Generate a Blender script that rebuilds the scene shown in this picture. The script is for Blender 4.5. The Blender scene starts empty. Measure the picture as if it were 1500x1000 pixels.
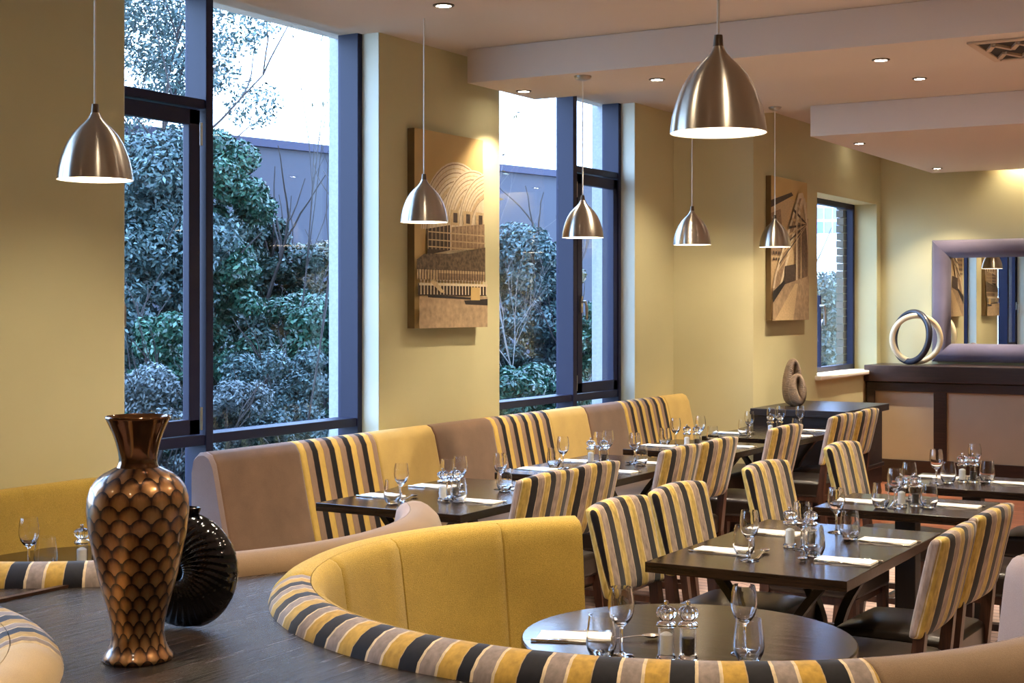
import bpy, bmesh, math, random
from mathutils import Vector, Matrix
C = bpy.context.scene.collection
PI = math.pi
R = math.radians
rnd = random.Random(7)

# ---------------------------------------------------------------- materials
def lin(c):
    return tuple(((x/255)/12.92 if x/255 <= .04045 else (((x/255)+.055)/1.055)**2.4) for x in c)

class NT:
    """small helper round a node tree"""
    def __init__(s, name):
        s.m = bpy.data.materials.new(name); s.m.use_nodes = True
        s.t = s.m.node_tree; s.n = s.t.nodes; s.l = s.t.links
        s.b = s.n['Principled BSDF']; s.out = s.n['Material Output']
    def new(s, kind, **kw):
        n = s.n.new(kind)
        for k, v in kw.items(): setattr(n, k, v)
        return n
    def put(s, sock, v):
        if hasattr(v, 'is_output'): s.l.new(v, sock)
        else: sock.default_value = v
    def math(s, op, a, b=0.0, c=None):
        n = s.new('ShaderNodeMath', operation=op)
        s.put(n.inputs[0], a); s.put(n.inputs[1], b)
        if c is not None: s.put(n.inputs[2], c)
        return n.outputs[0]
    def obj(s):
        n = s.new('ShaderNodeTexCoord'); return n.outputs['Object']
    def xyz(s, v):
        n = s.new('ShaderNodeSeparateXYZ'); s.l.new(v, n.inputs[0]); return n.outputs
    def mapping(s, v, scale=(1,1,1), rot=(0,0,0), loc=(0,0,0)):
        n = s.new('ShaderNodeMapping'); s.l.new(v, n.inputs[0])
        n.inputs['Scale'].default_value = scale; n.inputs['Rotation'].default_value = rot
        n.inputs['Location'].default_value = loc
        return n.outputs[0]
    def noise(s, v, scale, detail=3, rough=.55):
        n = s.new('ShaderNodeTexNoise'); s.l.new(v, n.inputs['Vector'])
        n.inputs['Scale'].default_value = scale; n.inputs['Detail'].default_value = detail
        n.inputs['Roughness'].default_value = rough
        return n.outputs['Fac']
    def ramp(s, fac, stops, mode='LINEAR'):
        n = s.new('ShaderNodeValToRGB'); s.put(n.inputs[0], fac)
        e = n.color_ramp.elements; n.color_ramp.interpolation = mode
        while len(e) < len(stops): e.new(.5)
        for k, (p, c) in enumerate(stops):
            e[k].position = p; e[k].color = (*c, 1) if len(c) == 3 else c
        return n.outputs[0]
    def mix(s, f, a, b, mode='MIX'):
        n = s.new('ShaderNodeMix', data_type='RGBA', blend_type=mode)
        s.put(n.inputs[0], f)
        s.put(n.inputs[6], (*a, 1) if isinstance(a, tuple) and len(a) == 3 else a)
        s.put(n.inputs[7], (*b, 1) if isinstance(b, tuple) and len(b) == 3 else b)
        return n.outputs[2]
    def bump(s, h, strength=.3, dist=.01):
        n = s.new('ShaderNodeBump'); s.l.new(h, n.inputs['Height'])
        n.inputs['Strength'].default_value = strength; n.inputs['Distance'].default_value = dist
        s.l.new(n.outputs[0], s.b.inputs['Normal'])
    def set(s, **kw):
        for k, v in kw.items():
            sock = s.b.inputs[k.replace('_', ' ')]
            if isinstance(v, tuple) and len(v) == 3 and sock.type == 'RGBA': v = (*v, 1)
            s.put(sock, v)
        return s

def plain(name, c, rough=.5, metal=0, spec=.5, noise=0, nscale=30, bump=0, coat=0):
    t = NT(name); col = lin(c)
    t.set(Roughness=rough, Metallic=metal, Specular_IOR_Level=spec)
    if coat: t.set(Coat_Weight=coat, Coat_Roughness=.1)
    if noise or bump:
        f = t.noise(t.obj(), nscale)
        d = tuple(max(0, x*(1-noise)) for x in col); u = tuple(min(1, x*(1+noise)) for x in col)
        t.set(Base_Color=t.ramp(f, [(.3, d), (.7, u)]))
        if bump: t.bump(f, bump, .004)
    else: t.set(Base_Color=col)
    return t.m

def fabric(name, c, weave=420, noise=.16, bump=.35, sheen=.15, blotch=.12):
    t = NT(name); col = lin(c); o = t.obj()
    f = t.noise(t.mapping(o, (1, 1, 2.4)), weave, 2)
    g = t.noise(o, 5, 3)
    d = tuple(x*(1-noise) for x in col); u = tuple(min(1, x*(1+noise)) for x in col)
    cc = t.ramp(f, [(.3, d), (.7, u)])
    k = t.ramp(g, [(.3, (1-blotch,)*3), (.7, (1+blotch*.4,)*3)])
    t.set(Base_Color=t.mix(1, cc, k, 'MULTIPLY'), Roughness=.9, Specular_IOR_Level=.15, Sheen_Weight=sheen, Sheen_Roughness=.5)
    t.bump(f, bump, .003)
    return t.m

GOLD, TAUPE, BLACK, CREAM = (190, 150, 62), (146, 124, 108), (24, 20, 23), (206, 182, 146)
def stripes(name, coord, period, stops, offset=0, radius=1, tweak=1, pile=.25):
    """coord: 'x' (object x) or 'arc' (angle round object z times radius)"""
    t = NT(name); o = t.obj(); s = t.xyz(o)
    if coord == 'x': v = s[0]
    elif coord == 'pad':
        yc = t.math('ADD', t.math('ADD', s[1], .235-.075*.605/.335), t.math('MULTIPLY', s[2], .075/.335))
        ed = t.math('MINIMUM', t.math('MAXIMUM', t.math('DIVIDE', t.math('SUBTRACT', t.math('ABSOLUTE', s[0]), .205), .03), 0.0), 1.0)
        v = t.math('ADD', s[0], t.math('MULTIPLY', t.math('MULTIPLY', t.math('SIGN', s[0]), ed), t.math('MULTIPLY', yc, 1.1)))
    else: v = t.math('MULTIPLY', t.math('ARCTAN2', s[1], s[0]), radius)
    w = t.math('MULTIPLY', t.noise(o, 22, 2), .004)
    v = t.math('ADD', v, w)
    u = t.math('FRACT', t.math('ADD', t.math('DIVIDE', v, period), 100.0+offset))
    c = t.ramp(u, [(p, lin(k)) for p, k in stops], 'CONSTANT')
    g = t.noise(t.mapping(o, (1, 1, .35)), 60, 3)
    f = t.noise(o, 700, 1)
    k = t.ramp(g, [(.3, (1-pile,)*3), (.7, (1+pile*.5,)*3)])
    t.set(Base_Color=t.mix(1, c, k, 'MULTIPLY'), Roughness=.75, Specular_IOR_Level=.2, Sheen_Weight=.25, Sheen_Roughness=.35)
    t.bump(f, .15, .002)
    return t.m

def wood(name, dark, light, rough=.3, axis=0, scale=1, coat=.0, spec=.5, hard=.18, bmp=.22, bd=.004):
    t = NT(name); o = t.obj()
    sc = [14, 14, 14]; sc[axis] = .9
    g = t.noise(t.mapping(o, tuple(x*scale for x in sc)), 5, 6, .65)
    g2 = t.noise(t.mapping(o, tuple(x*scale*.25 for x in sc)), 3, 3)
    c = t.ramp(g, [(.5-hard, lin(dark)), (.5+hard, lin(light))])
    k = t.ramp(g2, [(.3, (.75,)*3), (.7, (1.1,)*3)])
    t.set(Base_Color=t.mix(1, c, k, 'MULTIPLY'), Roughness=t.math('ADD', t.math('MULTIPLY', g, .18), rough-.09), Specular_IOR_Level=spec)
    if coat: t.set(Coat_Weight=coat, Coat_Roughness=.12)
    t.bump(g, bmp, bd)
    return t.m

def steel_brushed(name, c=(176, 168, 156), rough=.3, aniso=.9, radial=True):
    t = NT(name); t.set(Base_Color=lin(c), Metallic=1.0, Roughness=rough, Anisotropic=aniso, Anisotropic_Rotation=.25)
    if radial:
        n = t.new('ShaderNodeTangent'); n.direction_type = 'RADIAL'; n.axis = 'Z'
        t.l.new(n.outputs[0], t.b.inputs['Tangent'])
    return t.m

def emit(name, c, strength):
    t = NT(name); t.set(Base_Color=(.8, .8, .8), Emission_Color=c, Emission_Strength=strength); return t.m

def pane_mat(name, refl=1.0, tint=(.96, .98, 1)):
    t = NT(name); t.n.remove(t.b)
    tr = t.new('ShaderNodeBsdfTransparent'); tr.inputs[0].default_value = (*tint, 1)
    gl = t.new('ShaderNodeBsdfGlossy'); gl.inputs['Roughness'].default_value = 0.0
    g = t.new('ShaderNodeNewGeometry'); dp = t.new('ShaderNodeVectorMath', operation='DOT_PRODUCT')
    t.l.new(g.outputs['Normal'], dp.inputs[0]); t.l.new(g.outputs['Incoming'], dp.inputs[1])
    c = t.math('SUBTRACT', 1.0, t.math('ABSOLUTE', dp.outputs['Value']))
    F = t.math('ADD', .03, t.math('MULTIPLY', t.math('POWER', c, 5.0), .97))
    mx = t.new('ShaderNodeMixShader')
    t.l.new(t.math('MULTIPLY', F, refl), mx.inputs[0])
    t.l.new(tr.outputs[0], mx.inputs[1]); t.l.new(gl.outputs[0], mx.inputs[2])
    t.l.new(mx.outputs[0], t.out.inputs[0])
    return t.m

def glass_mat(name, refract=.42, f0=.05, fp=4.0):
    t = NT(name); t.n.remove(t.b)
    tr = t.new('ShaderNodeBsdfTransparent'); tr.inputs[0].default_value = (.985, .99, .99, 1)
    gl = t.new('ShaderNodeBsdfGlossy'); gl.inputs['Roughness'].default_value = 0.0
    g = t.new('ShaderNodeNewGeometry'); dp = t.new('ShaderNodeVectorMath', operation='DOT_PRODUCT')
    t.l.new(g.outputs['Normal'], dp.inputs[0]); t.l.new(g.outputs['Incoming'], dp.inputs[1])
    c = t.math('SUBTRACT', 1.0, t.math('ABSOLUTE', dp.outputs['Value']))
    F = t.math('ADD', f0, t.math('MULTIPLY', t.math('POWER', c, fp), 1-f0))
    mx = t.new('ShaderNodeMixShader'); t.l.new(F, mx.inputs[0]); t.l.new(tr.outputs[0], mx.inputs[1]); t.l.new(gl.outputs[0], mx.inputs[2])
    rf = t.new('ShaderNodeBsdfGlass'); rf.inputs['IOR'].default_value = 1.45; rf.inputs['Roughness'].default_value = 0.0
    m2 = t.new('ShaderNodeMixShader'); m2.inputs[0].default_value = refract
    t.l.new(mx.outputs[0], m2.inputs[1]); t.l.new(rf.outputs[0], m2.inputs[2]); t.l.new(m2.outputs[0], t.out.inputs[0])
    return t.m

M = {}
M['wall'] = plain('paint_olive_cream', (203, 195, 153), .75, spec=.25, noise=.02, nscale=3)
M['ceiling'] = plain('paint_ceiling', (214, 200, 186), .85, spec=.2)
M['reveal'] = plain('paint_reveal', (214, 214, 196), .7, spec=.3)
M['frame'] = plain('window_frame_charcoal', (30, 31, 58), .46, spec=.3)
M['handle'] = plain('handle_steel', (200, 198, 192), .3, 1)
M['pane'] = pane_mat('window_glass')
M['concrete'] = plain('pale_render', (158, 160, 164), .85, noise=.1, nscale=60, bump=.3)
M['brick'] = plain('buff_brick', (112, 105, 98), .9, noise=.25, nscale=9)
M['yellow_seat'] = fabric('mustard_weave', (176, 146, 66), 230, .24, .8)
M['yellow_banq'] = fabric('mustard_banquette', (196, 166, 98), 300, .1, .25)
M['suede'] = fabric('brown_suede', (116, 89, 69), 120, .06, .1, .3, .22)
M['tan'] = fabric('tan_roll', (126, 101, 75), 350, .12, .3, .25)
M['beige'] = fabric('beige_roll', (186, 156, 108), 350, .08, .3, .2)
M['taupe_end'] = fabric('taupe_end', (140, 122, 118), 350, .12, .3, .2)
M['lilac'] = fabric('lilac_grey', (102, 93, 108), 300, .08, .2, .3)
ST = [(0, GOLD), (.30, (150, 112, 60)), (.32, TAUPE), (.64, (70, 55, 50)), (.66, BLACK), (.97, (150, 130, 100))]
M['st_banq'] = stripes('banquette_stripes', 'x', .139, [(0, (206, 172, 92)), (.31, (150, 116, 74)), (.33, (146, 120, 102)), (.66, (80, 62, 56)), (.68, BLACK), (.98, (150, 116, 60))], pile=.1)
M['st_chair'] = stripes('chair_stripes', 'pad', .150, [(0, (190, 161, 84)), (.27, (206, 180, 116)), (.31, (90, 70, 50)), (.33, BLACK), (.63, (196, 176, 150)), (.66, (154, 134, 122)), (.93, (150, 120, 70)), (.96, (206, 186, 150))], offset=.57, pile=.4)
M['st_ring'] = stripes('booth_stripes', 'arc', .154, [(0, (178, 140, 58)), (.30, (170, 140, 96)), (.315, BLACK), (.64, CREAM), (.685, (138, 122, 112)), (.95, CREAM)], radius=1.1, pile=.28)
M['leather'] = plain('dark_leather', (32, 24, 18), .28, spec=.38, noise=.12, nscale=18, bump=.1)
M['leather_brown'] = plain('brown_leather', (80, 64, 52), .42, noise=.12, nscale=18, bump=.1)
M['chairwood'] = wood('walnut_leg', (38, 21, 14), (76, 45, 30), .35, axis=2)
M['tablewood'] = wood('wenge_top', (15, 10, 7), (48, 33, 23), .17, axis=1, scale=1.0, spec=.3, bmp=.12)
M['tableedge'] = wood('wenge_base', (12, 9, 7), (24, 17, 14), .35, axis=2)
M['ledge'] = wood('wenge_ledge', (7, 5, 4), (48, 34, 25), .25, axis=0, scale=.9, spec=.3, hard=.1, bmp=.7, bd=.012)
M['cabwood'] = wood('dark_cabinet', (28, 15, 11), (52, 30, 22), .35, axis=1)
M['sidewood'] = wood('black_brown_sideboard', (22, 18, 22), (36, 30, 34), .3, axis=1)
M['cabpanel'] = plain('fawn_panel', (152, 132, 108), .55, noise=.03, nscale=5)
M['steel'] = steel_brushed('brushed_steel')
M['steel_dark'] = plain('dark_metal', (96, 84, 72), .35, 1)
M['cutlery'] = plain('cutlery_steel', (214, 208, 200), .13, 1)
M['cord'] = plain('white_cord', (226, 220, 208), .5)
M['liner'] = plain('shade_liner', (250, 246, 238), .6)
M['bulb'] = emit('bulb_glow', (1, .86, .66), 22)
M['spotglow'] = emit('spot_glow', (1, .9, .74), 40)
M['white_trim'] = plain('white_trim', (222, 212, 200), .5)
M['napkin'] = fabric('white_linen', (240, 234, 224), 500, .04, .2, .1, .03)
M['glass'] = glass_mat('clear_glass', 1.0); M['acrylic'] = glass_mat('clear_acrylic', 0.0, .05, 3.2)
M['salt'] = plain('salt', (244, 242, 238), .8, noise=.06, nscale=400, bump=.4)
M['pepper'] = plain('peppercorn', (52, 42, 36), .7, noise=.5, nscale=300, bump=.6)
M['mirror'] = plain('mirror_glass', (236, 236, 232), .0, 1)
M['black_glaze'] = plain('black_glaze', (6, 6, 9), .12, spec=.55, coat=.3)
M['dark_ring'] = plain('ebony_ring', (40, 38, 46), .35)
M['cream_ring'] = plain('cream_ring', (222, 202, 164), .4)
M['vent'] = plain('vent_paint', (196, 170, 142), .5)
M['void'] = plain('vent_dark', (40, 32, 26), .8)
M['ground'] = plain('soil_bank', (60, 62, 44), .95, noise=.4, nscale=4, bump=.4)
M['bark'] = plain('bark', (56, 48, 46), .9, noise=.3, nscale=20)
M['bark_pale'] = plain('pale_bark', (130, 122, 118), .9, noise=.2, nscale=20)
M['shed'] = plain('slate_cladding', (30, 33, 50), .6, noise=.05, nscale=2)
M['tower'] = None

def leaf_mat(name, cols, rough=.45):
    t = NT(name)
    g = t.new('ShaderNodeNewGeometry')
    c = t.ramp(g.outputs['Random Per Island'], [(i/(len(cols)-1), lin(k)) for i, k in enumerate(cols)])
    t.set(Base_Color=c, Roughness=rough, Specular_IOR_Level=.5, Transmission_Weight=0)
    return t.m
M['leaf_green'] = leaf_mat('leaf_laurel', [(20, 46, 36), (44, 86, 66), (30, 66, 50), (84, 124, 98)], .35)
M['leaf_blue'] = leaf_mat('leaf_grey_green', [(34, 52, 54), (66, 88, 86), (48, 70, 66), (104, 124, 118)])
M['leaf_dark'] = leaf_mat('leaf_dark', [(18, 34, 30), (36, 58, 48), (26, 46, 38), (64, 88, 74)])
M['leaf_grey'] = leaf_mat('leaf_silver', [(58, 68, 68), (90, 98, 98), (50, 62, 60), (118, 126, 124)])
M['leaf_bright'] = leaf_mat('leaf_bright', [(50, 104, 52), (96, 148, 72), (36, 88, 54), (126, 164, 92)])
M['leaf_autumn'] = leaf_mat('leaf_autumn', [(72, 82, 52), (118, 92, 54), (58, 72, 52), (146, 112, 70)])

# floor: striped carpet boards near, red wood boards far
def floor_mat(name, c1, c2, gap, width, rough, ax):
    t = NT(name); o = t.obj(); s = t.xyz(o)
    v = s[ax]
    u = t.math('FRACT', t.math('ADD', t.math('DIVIDE', v, width), 100))
    row = t.math('FLOOR', t.math('DIVIDE', v, width))
    wn = t.new('ShaderNodeTexWhiteNoise', noise_dimensions='1D'); t.l.new(row, wn.inputs['W'])
    sc = [18, 18, 18]; sc[1-ax] = 1.0
    g = t.noise(t.mapping(o, tuple(sc)), 4, 5)
    base = t.ramp(t.math('ADD', t.math('MULTIPLY', wn.outputs[0], .5), t.math('MULTIPLY', g, .5)), [(.2, lin(c1)), (.8, lin(c2))])
    line = t.math('GREATER_THAN', u, .88)
    t.set(Base_Color=t.mix(line, base, lin(gap)), Roughness=rough, Specular_IOR_Level=.5)
    return t.m
M['floor_near'] = floor_mat('pinkish_strip_boards', (176, 146, 134), (206, 178, 164), (60, 44, 40), .085, .32, 0)
M['floor_far'] = floor_mat('red_wood_boards', (104, 60, 40), (142, 84, 56), (56, 32, 22), .12, .3, 0)

# vase: fish-scale bronze
def scale_mat():
    t = NT('bronze_fish_scales'); o = t.obj(); s = t.xyz(o)
    N = 15.0; H = .0285
    th = t.math('MULTIPLY', t.math('ARCTAN2', s[1], s[0]), N/(2*PI))
    v = t.math('DIVIDE', s[2], H)
    row = t.math('FLOOR', v)
    def cell(k):
        r = t.math('ADD', row, float(k))
        off = t.math('MULTIPLY', t.math('FLOORED_MODULO', r, 2.0), .5)
        wob = t.new('ShaderNodeTexWhiteNoise', noise_dimensions='1D'); t.l.new(r, wob.inputs['W'])
        uu = t.math('SUBTRACT', t.math('FRACT', t.math('ADD', t.math('ADD', th, off), 50.0)), .5)
        vv = t.math('SUBTRACT', v, r)            # height above the foot of this row
        x = t.math('DIVIDE', uu, .56); y = t.math('DIVIDE', t.math('SUBTRACT', vv, .35), 1.05)
        return t.math('SQRT', t.math('ADD', t.math('MULTIPLY', x, x), t.math('MULTIPLY', y, y)))
    d0, d1 = cell(-1), cell(0)
    # rows lower down lie on top: inside row -1 takes it, else row 0
    inside = t.math('LESS_THAN', d0, 1.0)
    d = t.math('ADD', t.math('MULTIPLY', inside, d0), t.math('MULTIPLY', t.math('SUBTRACT', 1.0, inside), d1))
    grain = t.noise(t.mapping(o, (1, 1, .3)), 160, 3)
    big = t.noise(o, 9, 2)
    k = t.math('ADD', d, t.math('MULTIPLY', t.math('SUBTRACT', grain, .5), .35))
    c = t.ramp(k, [(0, lin((190, 144, 94))), (.5, lin((166, 118, 72))), (.78, lin((112, 72, 42))), (.92, lin((44, 26, 16)))])
    k2 = t.ramp(big, [(.3, (.6,)*3), (.7, (1.15,)*3)])
    t.set(Base_Color=t.mix(1, c, k2, 'MULTIPLY'), Metallic=.75, Roughness=.34, Coat_Weight=.7, Coat_Roughness=.06)
    t.bump(t.math('SUBTRACT', 1.0, d), .15, .004)
    return t.m
M['scales'] = scale_mat()
t = NT('bronze_gloss'); t.set(Base_Color=lin((98, 64, 36)), Metallic=.85, Roughness=.16, Coat_Weight=.7, Coat_Roughness=.05); M['bronze'] = t.m

# ---------------------------------------------------------------- mesh helpers
def smooth(me, ang=40):
    for p in me.polygons: p.use_smooth = True
    me.set_sharp_from_angle(angle=R(ang))

def add(name, bm, mat, parent=None, loc=(0, 0, 0), rz=0, ang=40, flat=False, bevel=0, seg=2):
    bmesh.ops.recalc_face_normals(bm, faces=bm.faces)
    me = bpy.data.meshes.new(name); bm.to_mesh(me); bm.free()
    if not flat: smooth(me, ang)
    for k in (mat if isinstance(mat, (list, tuple)) else [mat]): me.materials.append(k)
    o = bpy.data.objects.new(name, me); C.objects.link(o)
    o.location = loc; o.rotation_euler = (0, 0, rz)
    if parent: o.parent = parent
    if bevel:
        b = o.modifiers.new('bevel', 'BEVEL'); b.width = bevel; b.segments = seg; b.limit_method = 'ANGLE'; b.angle_limit = R(35)
    return o

def tag(o, label, cat, group=None, kind=None):
    o['label'] = label; o['category'] = cat
    if group: o['group'] = group
    if kind: o['kind'] = kind
    return o

def empty(name, loc, rz=0):
    o = bpy.data.objects.new(name, None); C.objects.link(o); o.location = loc; o.rotation_euler = (0, 0, rz)
    o.empty_display_size = .1
    return o

def copy_tree(o, parent=None):
    c = o.copy(); C.objects.link(c)
    if parent is not None: c.parent = parent
    for ch in list(o.children): copy_tree(ch, c)
    return c

def box(bm, x0, x1, y0, y1, z0, z1, mi=0, mat=None):
    vs = [bm.verts.new((x, y, z)) for x in (x0, x1) for y in (y0, y1) for z in (z0, z1)]
    if mat: 
        for v in vs: v.co = mat @ v.co
    for f in ((0, 1, 3, 2), (4, 6, 7, 5), (0, 4, 5, 1), (2, 3, 7, 6), (0, 2, 6, 4), (1, 5, 7, 3)):
        bm.faces.new([vs[i] for i in f]).material_index = mi
    return vs

def B(*a, **k):
    bm = bmesh.new(); box(bm, *a, **k); return bm

def taper(bm, p0, p1, s0, s1):
    """square bar from p0 to p1, half sizes s0, s1 (x,y)"""
    vs = []
    for p, s in ((p0, s0), (p1, s1)):
        for dx, dy in ((-1, -1), (1, -1), (1, 1), (-1, 1)):
            vs.append(bm.verts.new((p[0]+dx*s[0], p[1]+dy*s[1], p[2])))
    bm.faces.new(vs[0:4]); bm.faces.new(vs[4:8])
    for i in range(4): bm.faces.new((vs[i], vs[(i+1) % 4], vs[4+(i+1) % 4], vs[4+i]))

def lathe(bm, prof, seg=32, closed=False, mi=0):
    """profile of (r, z); r==0 collapses"""
    rings = []
    for r, z in prof:
        if r <= 1e-6: rings.append([bm.verts.new((0, 0, z))])
        else: rings.append([bm.verts.new((r*math.cos(2*PI*i/seg), r*math.sin(2*PI*i/seg), z)) for i in range(seg)])
    pairs = list(zip(rings, rings[1:]))
    if closed: pairs.append((rings[-1], rings[0]))
    for a, b in pairs:
        for i in range(seg):
            j = (i+1) % seg
            if len(a) == 1 and len(b) == 1: continue
            if len(a) == 1: f = (a[0], b[j], b[i])
            elif len(b) == 1: f = (a[i], a[j], b[0])
            else: f = (a[i], a[j], b[j], b[i])
            bm.faces.new(f).material_index = mi
    return bm

def L(prof, seg=32, closed=False):
    return lathe(bmesh.new(), prof, seg, closed)

def tube(bm, pts, rad, seg=8, cap=True, mi=0):
    pts = [Vector(p) for p in pts]; n = len(pts)
    rads = rad if isinstance(rad, (list, tuple)) else [rad]*n
    rings = []; up = Vector((0, 0, 1)); prev = None
    for i, p in enumerate(pts):
        d = (pts[min(i+1, n-1)]-pts[max(i-1, 0)]).normalized()
        if prev is None:
            a = d.cross(up) if abs(d.dot(up)) < .95 else d.cross(Vector((1, 0, 0)))
        else: a = prev - d*prev.dot(d)
        a.normalize(); b = d.cross(a); prev = a
        rings.append([bm.verts.new(p+(a*math.cos(2*PI*k/seg)+b*math.sin(2*PI*k/seg))*rads[i]) for k in range(seg)])
    for a, b in zip(rings, rings[1:]):
        for k in range(seg): bm.faces.new((a[k], a[(k+1) % seg], b[(k+1) % seg], b[k])).material_index = mi
    if cap: bm.faces.new(rings[0]).material_index = mi; bm.faces.new(rings[-1]).material_index = mi
    return bm

def sweep_prof(bm, prof, frames, cap=True):
    """prof: closed list of (u,w); frames: list of functions (u,w)->xyz"""
    rings = [[bm.verts.new(f(u, w)) for u, w in prof] for f in frames]
    n = len(prof)
    for a, b in zip(rings, rings[1:]):
        for k in range(n): bm.faces.new((a[k], a[(k+1) % n], b[(k+1) % n], b[k]))
    if cap: bm.faces.new(rings[0]); bm.faces.new(rings[-1])
    return bm

def prism(bm, poly, z0, z1, mi=0):
    a = [bm.verts.new((x, y, z0)) for x, y in poly]; b = [bm.verts.new((x, y, z1)) for x, y in poly]
    n = len(poly)
    bm.faces.new(a).material_index = mi; bm.faces.new(b).material_index = mi
    for i in range(n): bm.faces.new((a[i], a[(i+1) % n], b[(i+1) % n], b[i])).material_index = mi
    return bm

def struct(name, bm, mat, parent=None, **k):
    o = add(name, bm, mat, parent, flat=True, **k)
    if parent is None: o['kind'] = 'structure'
    return o

# ---------------------------------------------------------------- room shell
WY, W2, XF = 4.785, 4.243, 14.3          # window wall, set-back wall, far wall
ZC, ZR, ZT = 3.19, 2.99, 3.75            # main ceiling, dropped rafts, top of slots
XB, YB = -3.5, -5.0                      # unseen back and side walls
bm = bmesh.new(); box(bm, XB, 9.8, YB, 5.3, -.12, 0); o = struct('floor', bm, M['floor_near'])
bm = bmesh.new(); box(bm, 9.8, XF+.2, YB, 5.3, -.12, 0); struct('floor_red_boards', bm, M['floor_far'])

WO = 5.12                                 # outer face of inner wall leaf
wins = [(1.40, 3.32), (4.685, 6.61), (7.896, 9.86)]
piers = [(XB, 1.40), (3.32, 4.685), (6.61, 7.896), (9.86, 10.55)]
bm = bmesh.new()
for x0, x1 in piers: box(bm, x0, x1, WY, 5.03, 0, ZT)
for x0, x1 in wins: box(bm, x0, x1, 4.95, WO, 0, .12)
# splayed return and set-back wall with a window opening
prism(bm, [(10.55, WY), (10.87, W2), (10.87, WO), (10.55, WO)], 0, ZT)
w3a, w3b, w3z0, w3z1 = 12.39, 14.16, 1.055, 2.672
box(bm, 10.87, w3a, W2, W2+.34, 0, ZT)
box(bm, w3b, XF+.2, W2, W2+.34, 0, ZT)
box(bm, w3a, w3b, W2, W2+.34, 0, w3z0)
box(bm, w3a, w3b, W2, W2+.34, w3z1, ZT)
struct('wall_window_side', bm, M['wall'])
struct('wall_far', B(XF, XF+.2, YB, W2, 0, ZT), M['wall'])
struct('wall_back', B(XB-.2, XB, YB, 5.12, 0, ZT), M['wall'])
struct('wall_room_side', B(XB, XF+.2, YB-.2, YB, 0, ZT), M['wall'])
# pale outer leaf seen edge-on through the glass
bm = bmesh.new()
for x0, x1 in [(XB, 1.36), (3.37, 4.63), (6.645, 7.83), (9.89, 10.9)]: box(bm, x0, x1, 5.032, 5.165, -.3, 4.2)
struct('wall_outer_leaf', bm, M['concrete'])
bm = bmesh.new()
bw = .075
for k in range(44):
    z = k*bw; e = .012 if k % 2 else 0
    box(bm, w3b-.12+e, w3b+.6, W2+.30, W2+.37, z, z+bw-.008)
struct('wall_outer_brick_pier', bm, M['brick'])

# ceiling: main plane, three dropped rafts, slots at the windows
bm = bmesh.new()
box(bm, XB, 10.9, YB, WY+.335, ZC, ZC+.1)
box(bm, 10.9, XF+.2, YB, WY+.335, ZC+.06, ZC+.16)
box(bm, XB, XF+.2, YB, WY+.335, ZT, ZT+.1)
struct('ceiling', bm, M['ceiling'])
bm = bmesh.new(); box(bm, 3.6, 5.57, YB, 4.265, ZR, ZC-.002)
struct('ceiling_raft_first', bm, M['ceiling'])
bm = bmesh.new(); box(bm, 7.31, 8.11, YB, 4.65, ZR, ZC-.002)
struct('ceiling_raft_second', bm, M['ceiling'])
bm = bmesh.new(); box(bm, 10.68, 14.2-.0, YB, 3.71, 2.956, ZC-.002)
struct('ceiling_raft_third', bm, M['ceiling'])
bm = bmesh.new(); box(bm, XB, .8, YB, 4.265, ZR, ZC-.002)
struct('ceiling_raft_entrance', bm, M['ceiling'])

bm = bmesh.new(); box(bm, XF-.015, XF, YB, W2, 0, .12)
struct('baseboard_far', bm, M['cabwood'])
bm = bmesh.new(); box(bm, w3a-.06, w3b-.2, W2-.06, W2+.2, w3z0-.035, w3z0+.005)
struct('windowsill', bm, M['white_trim'], bevel=.012)

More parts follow.
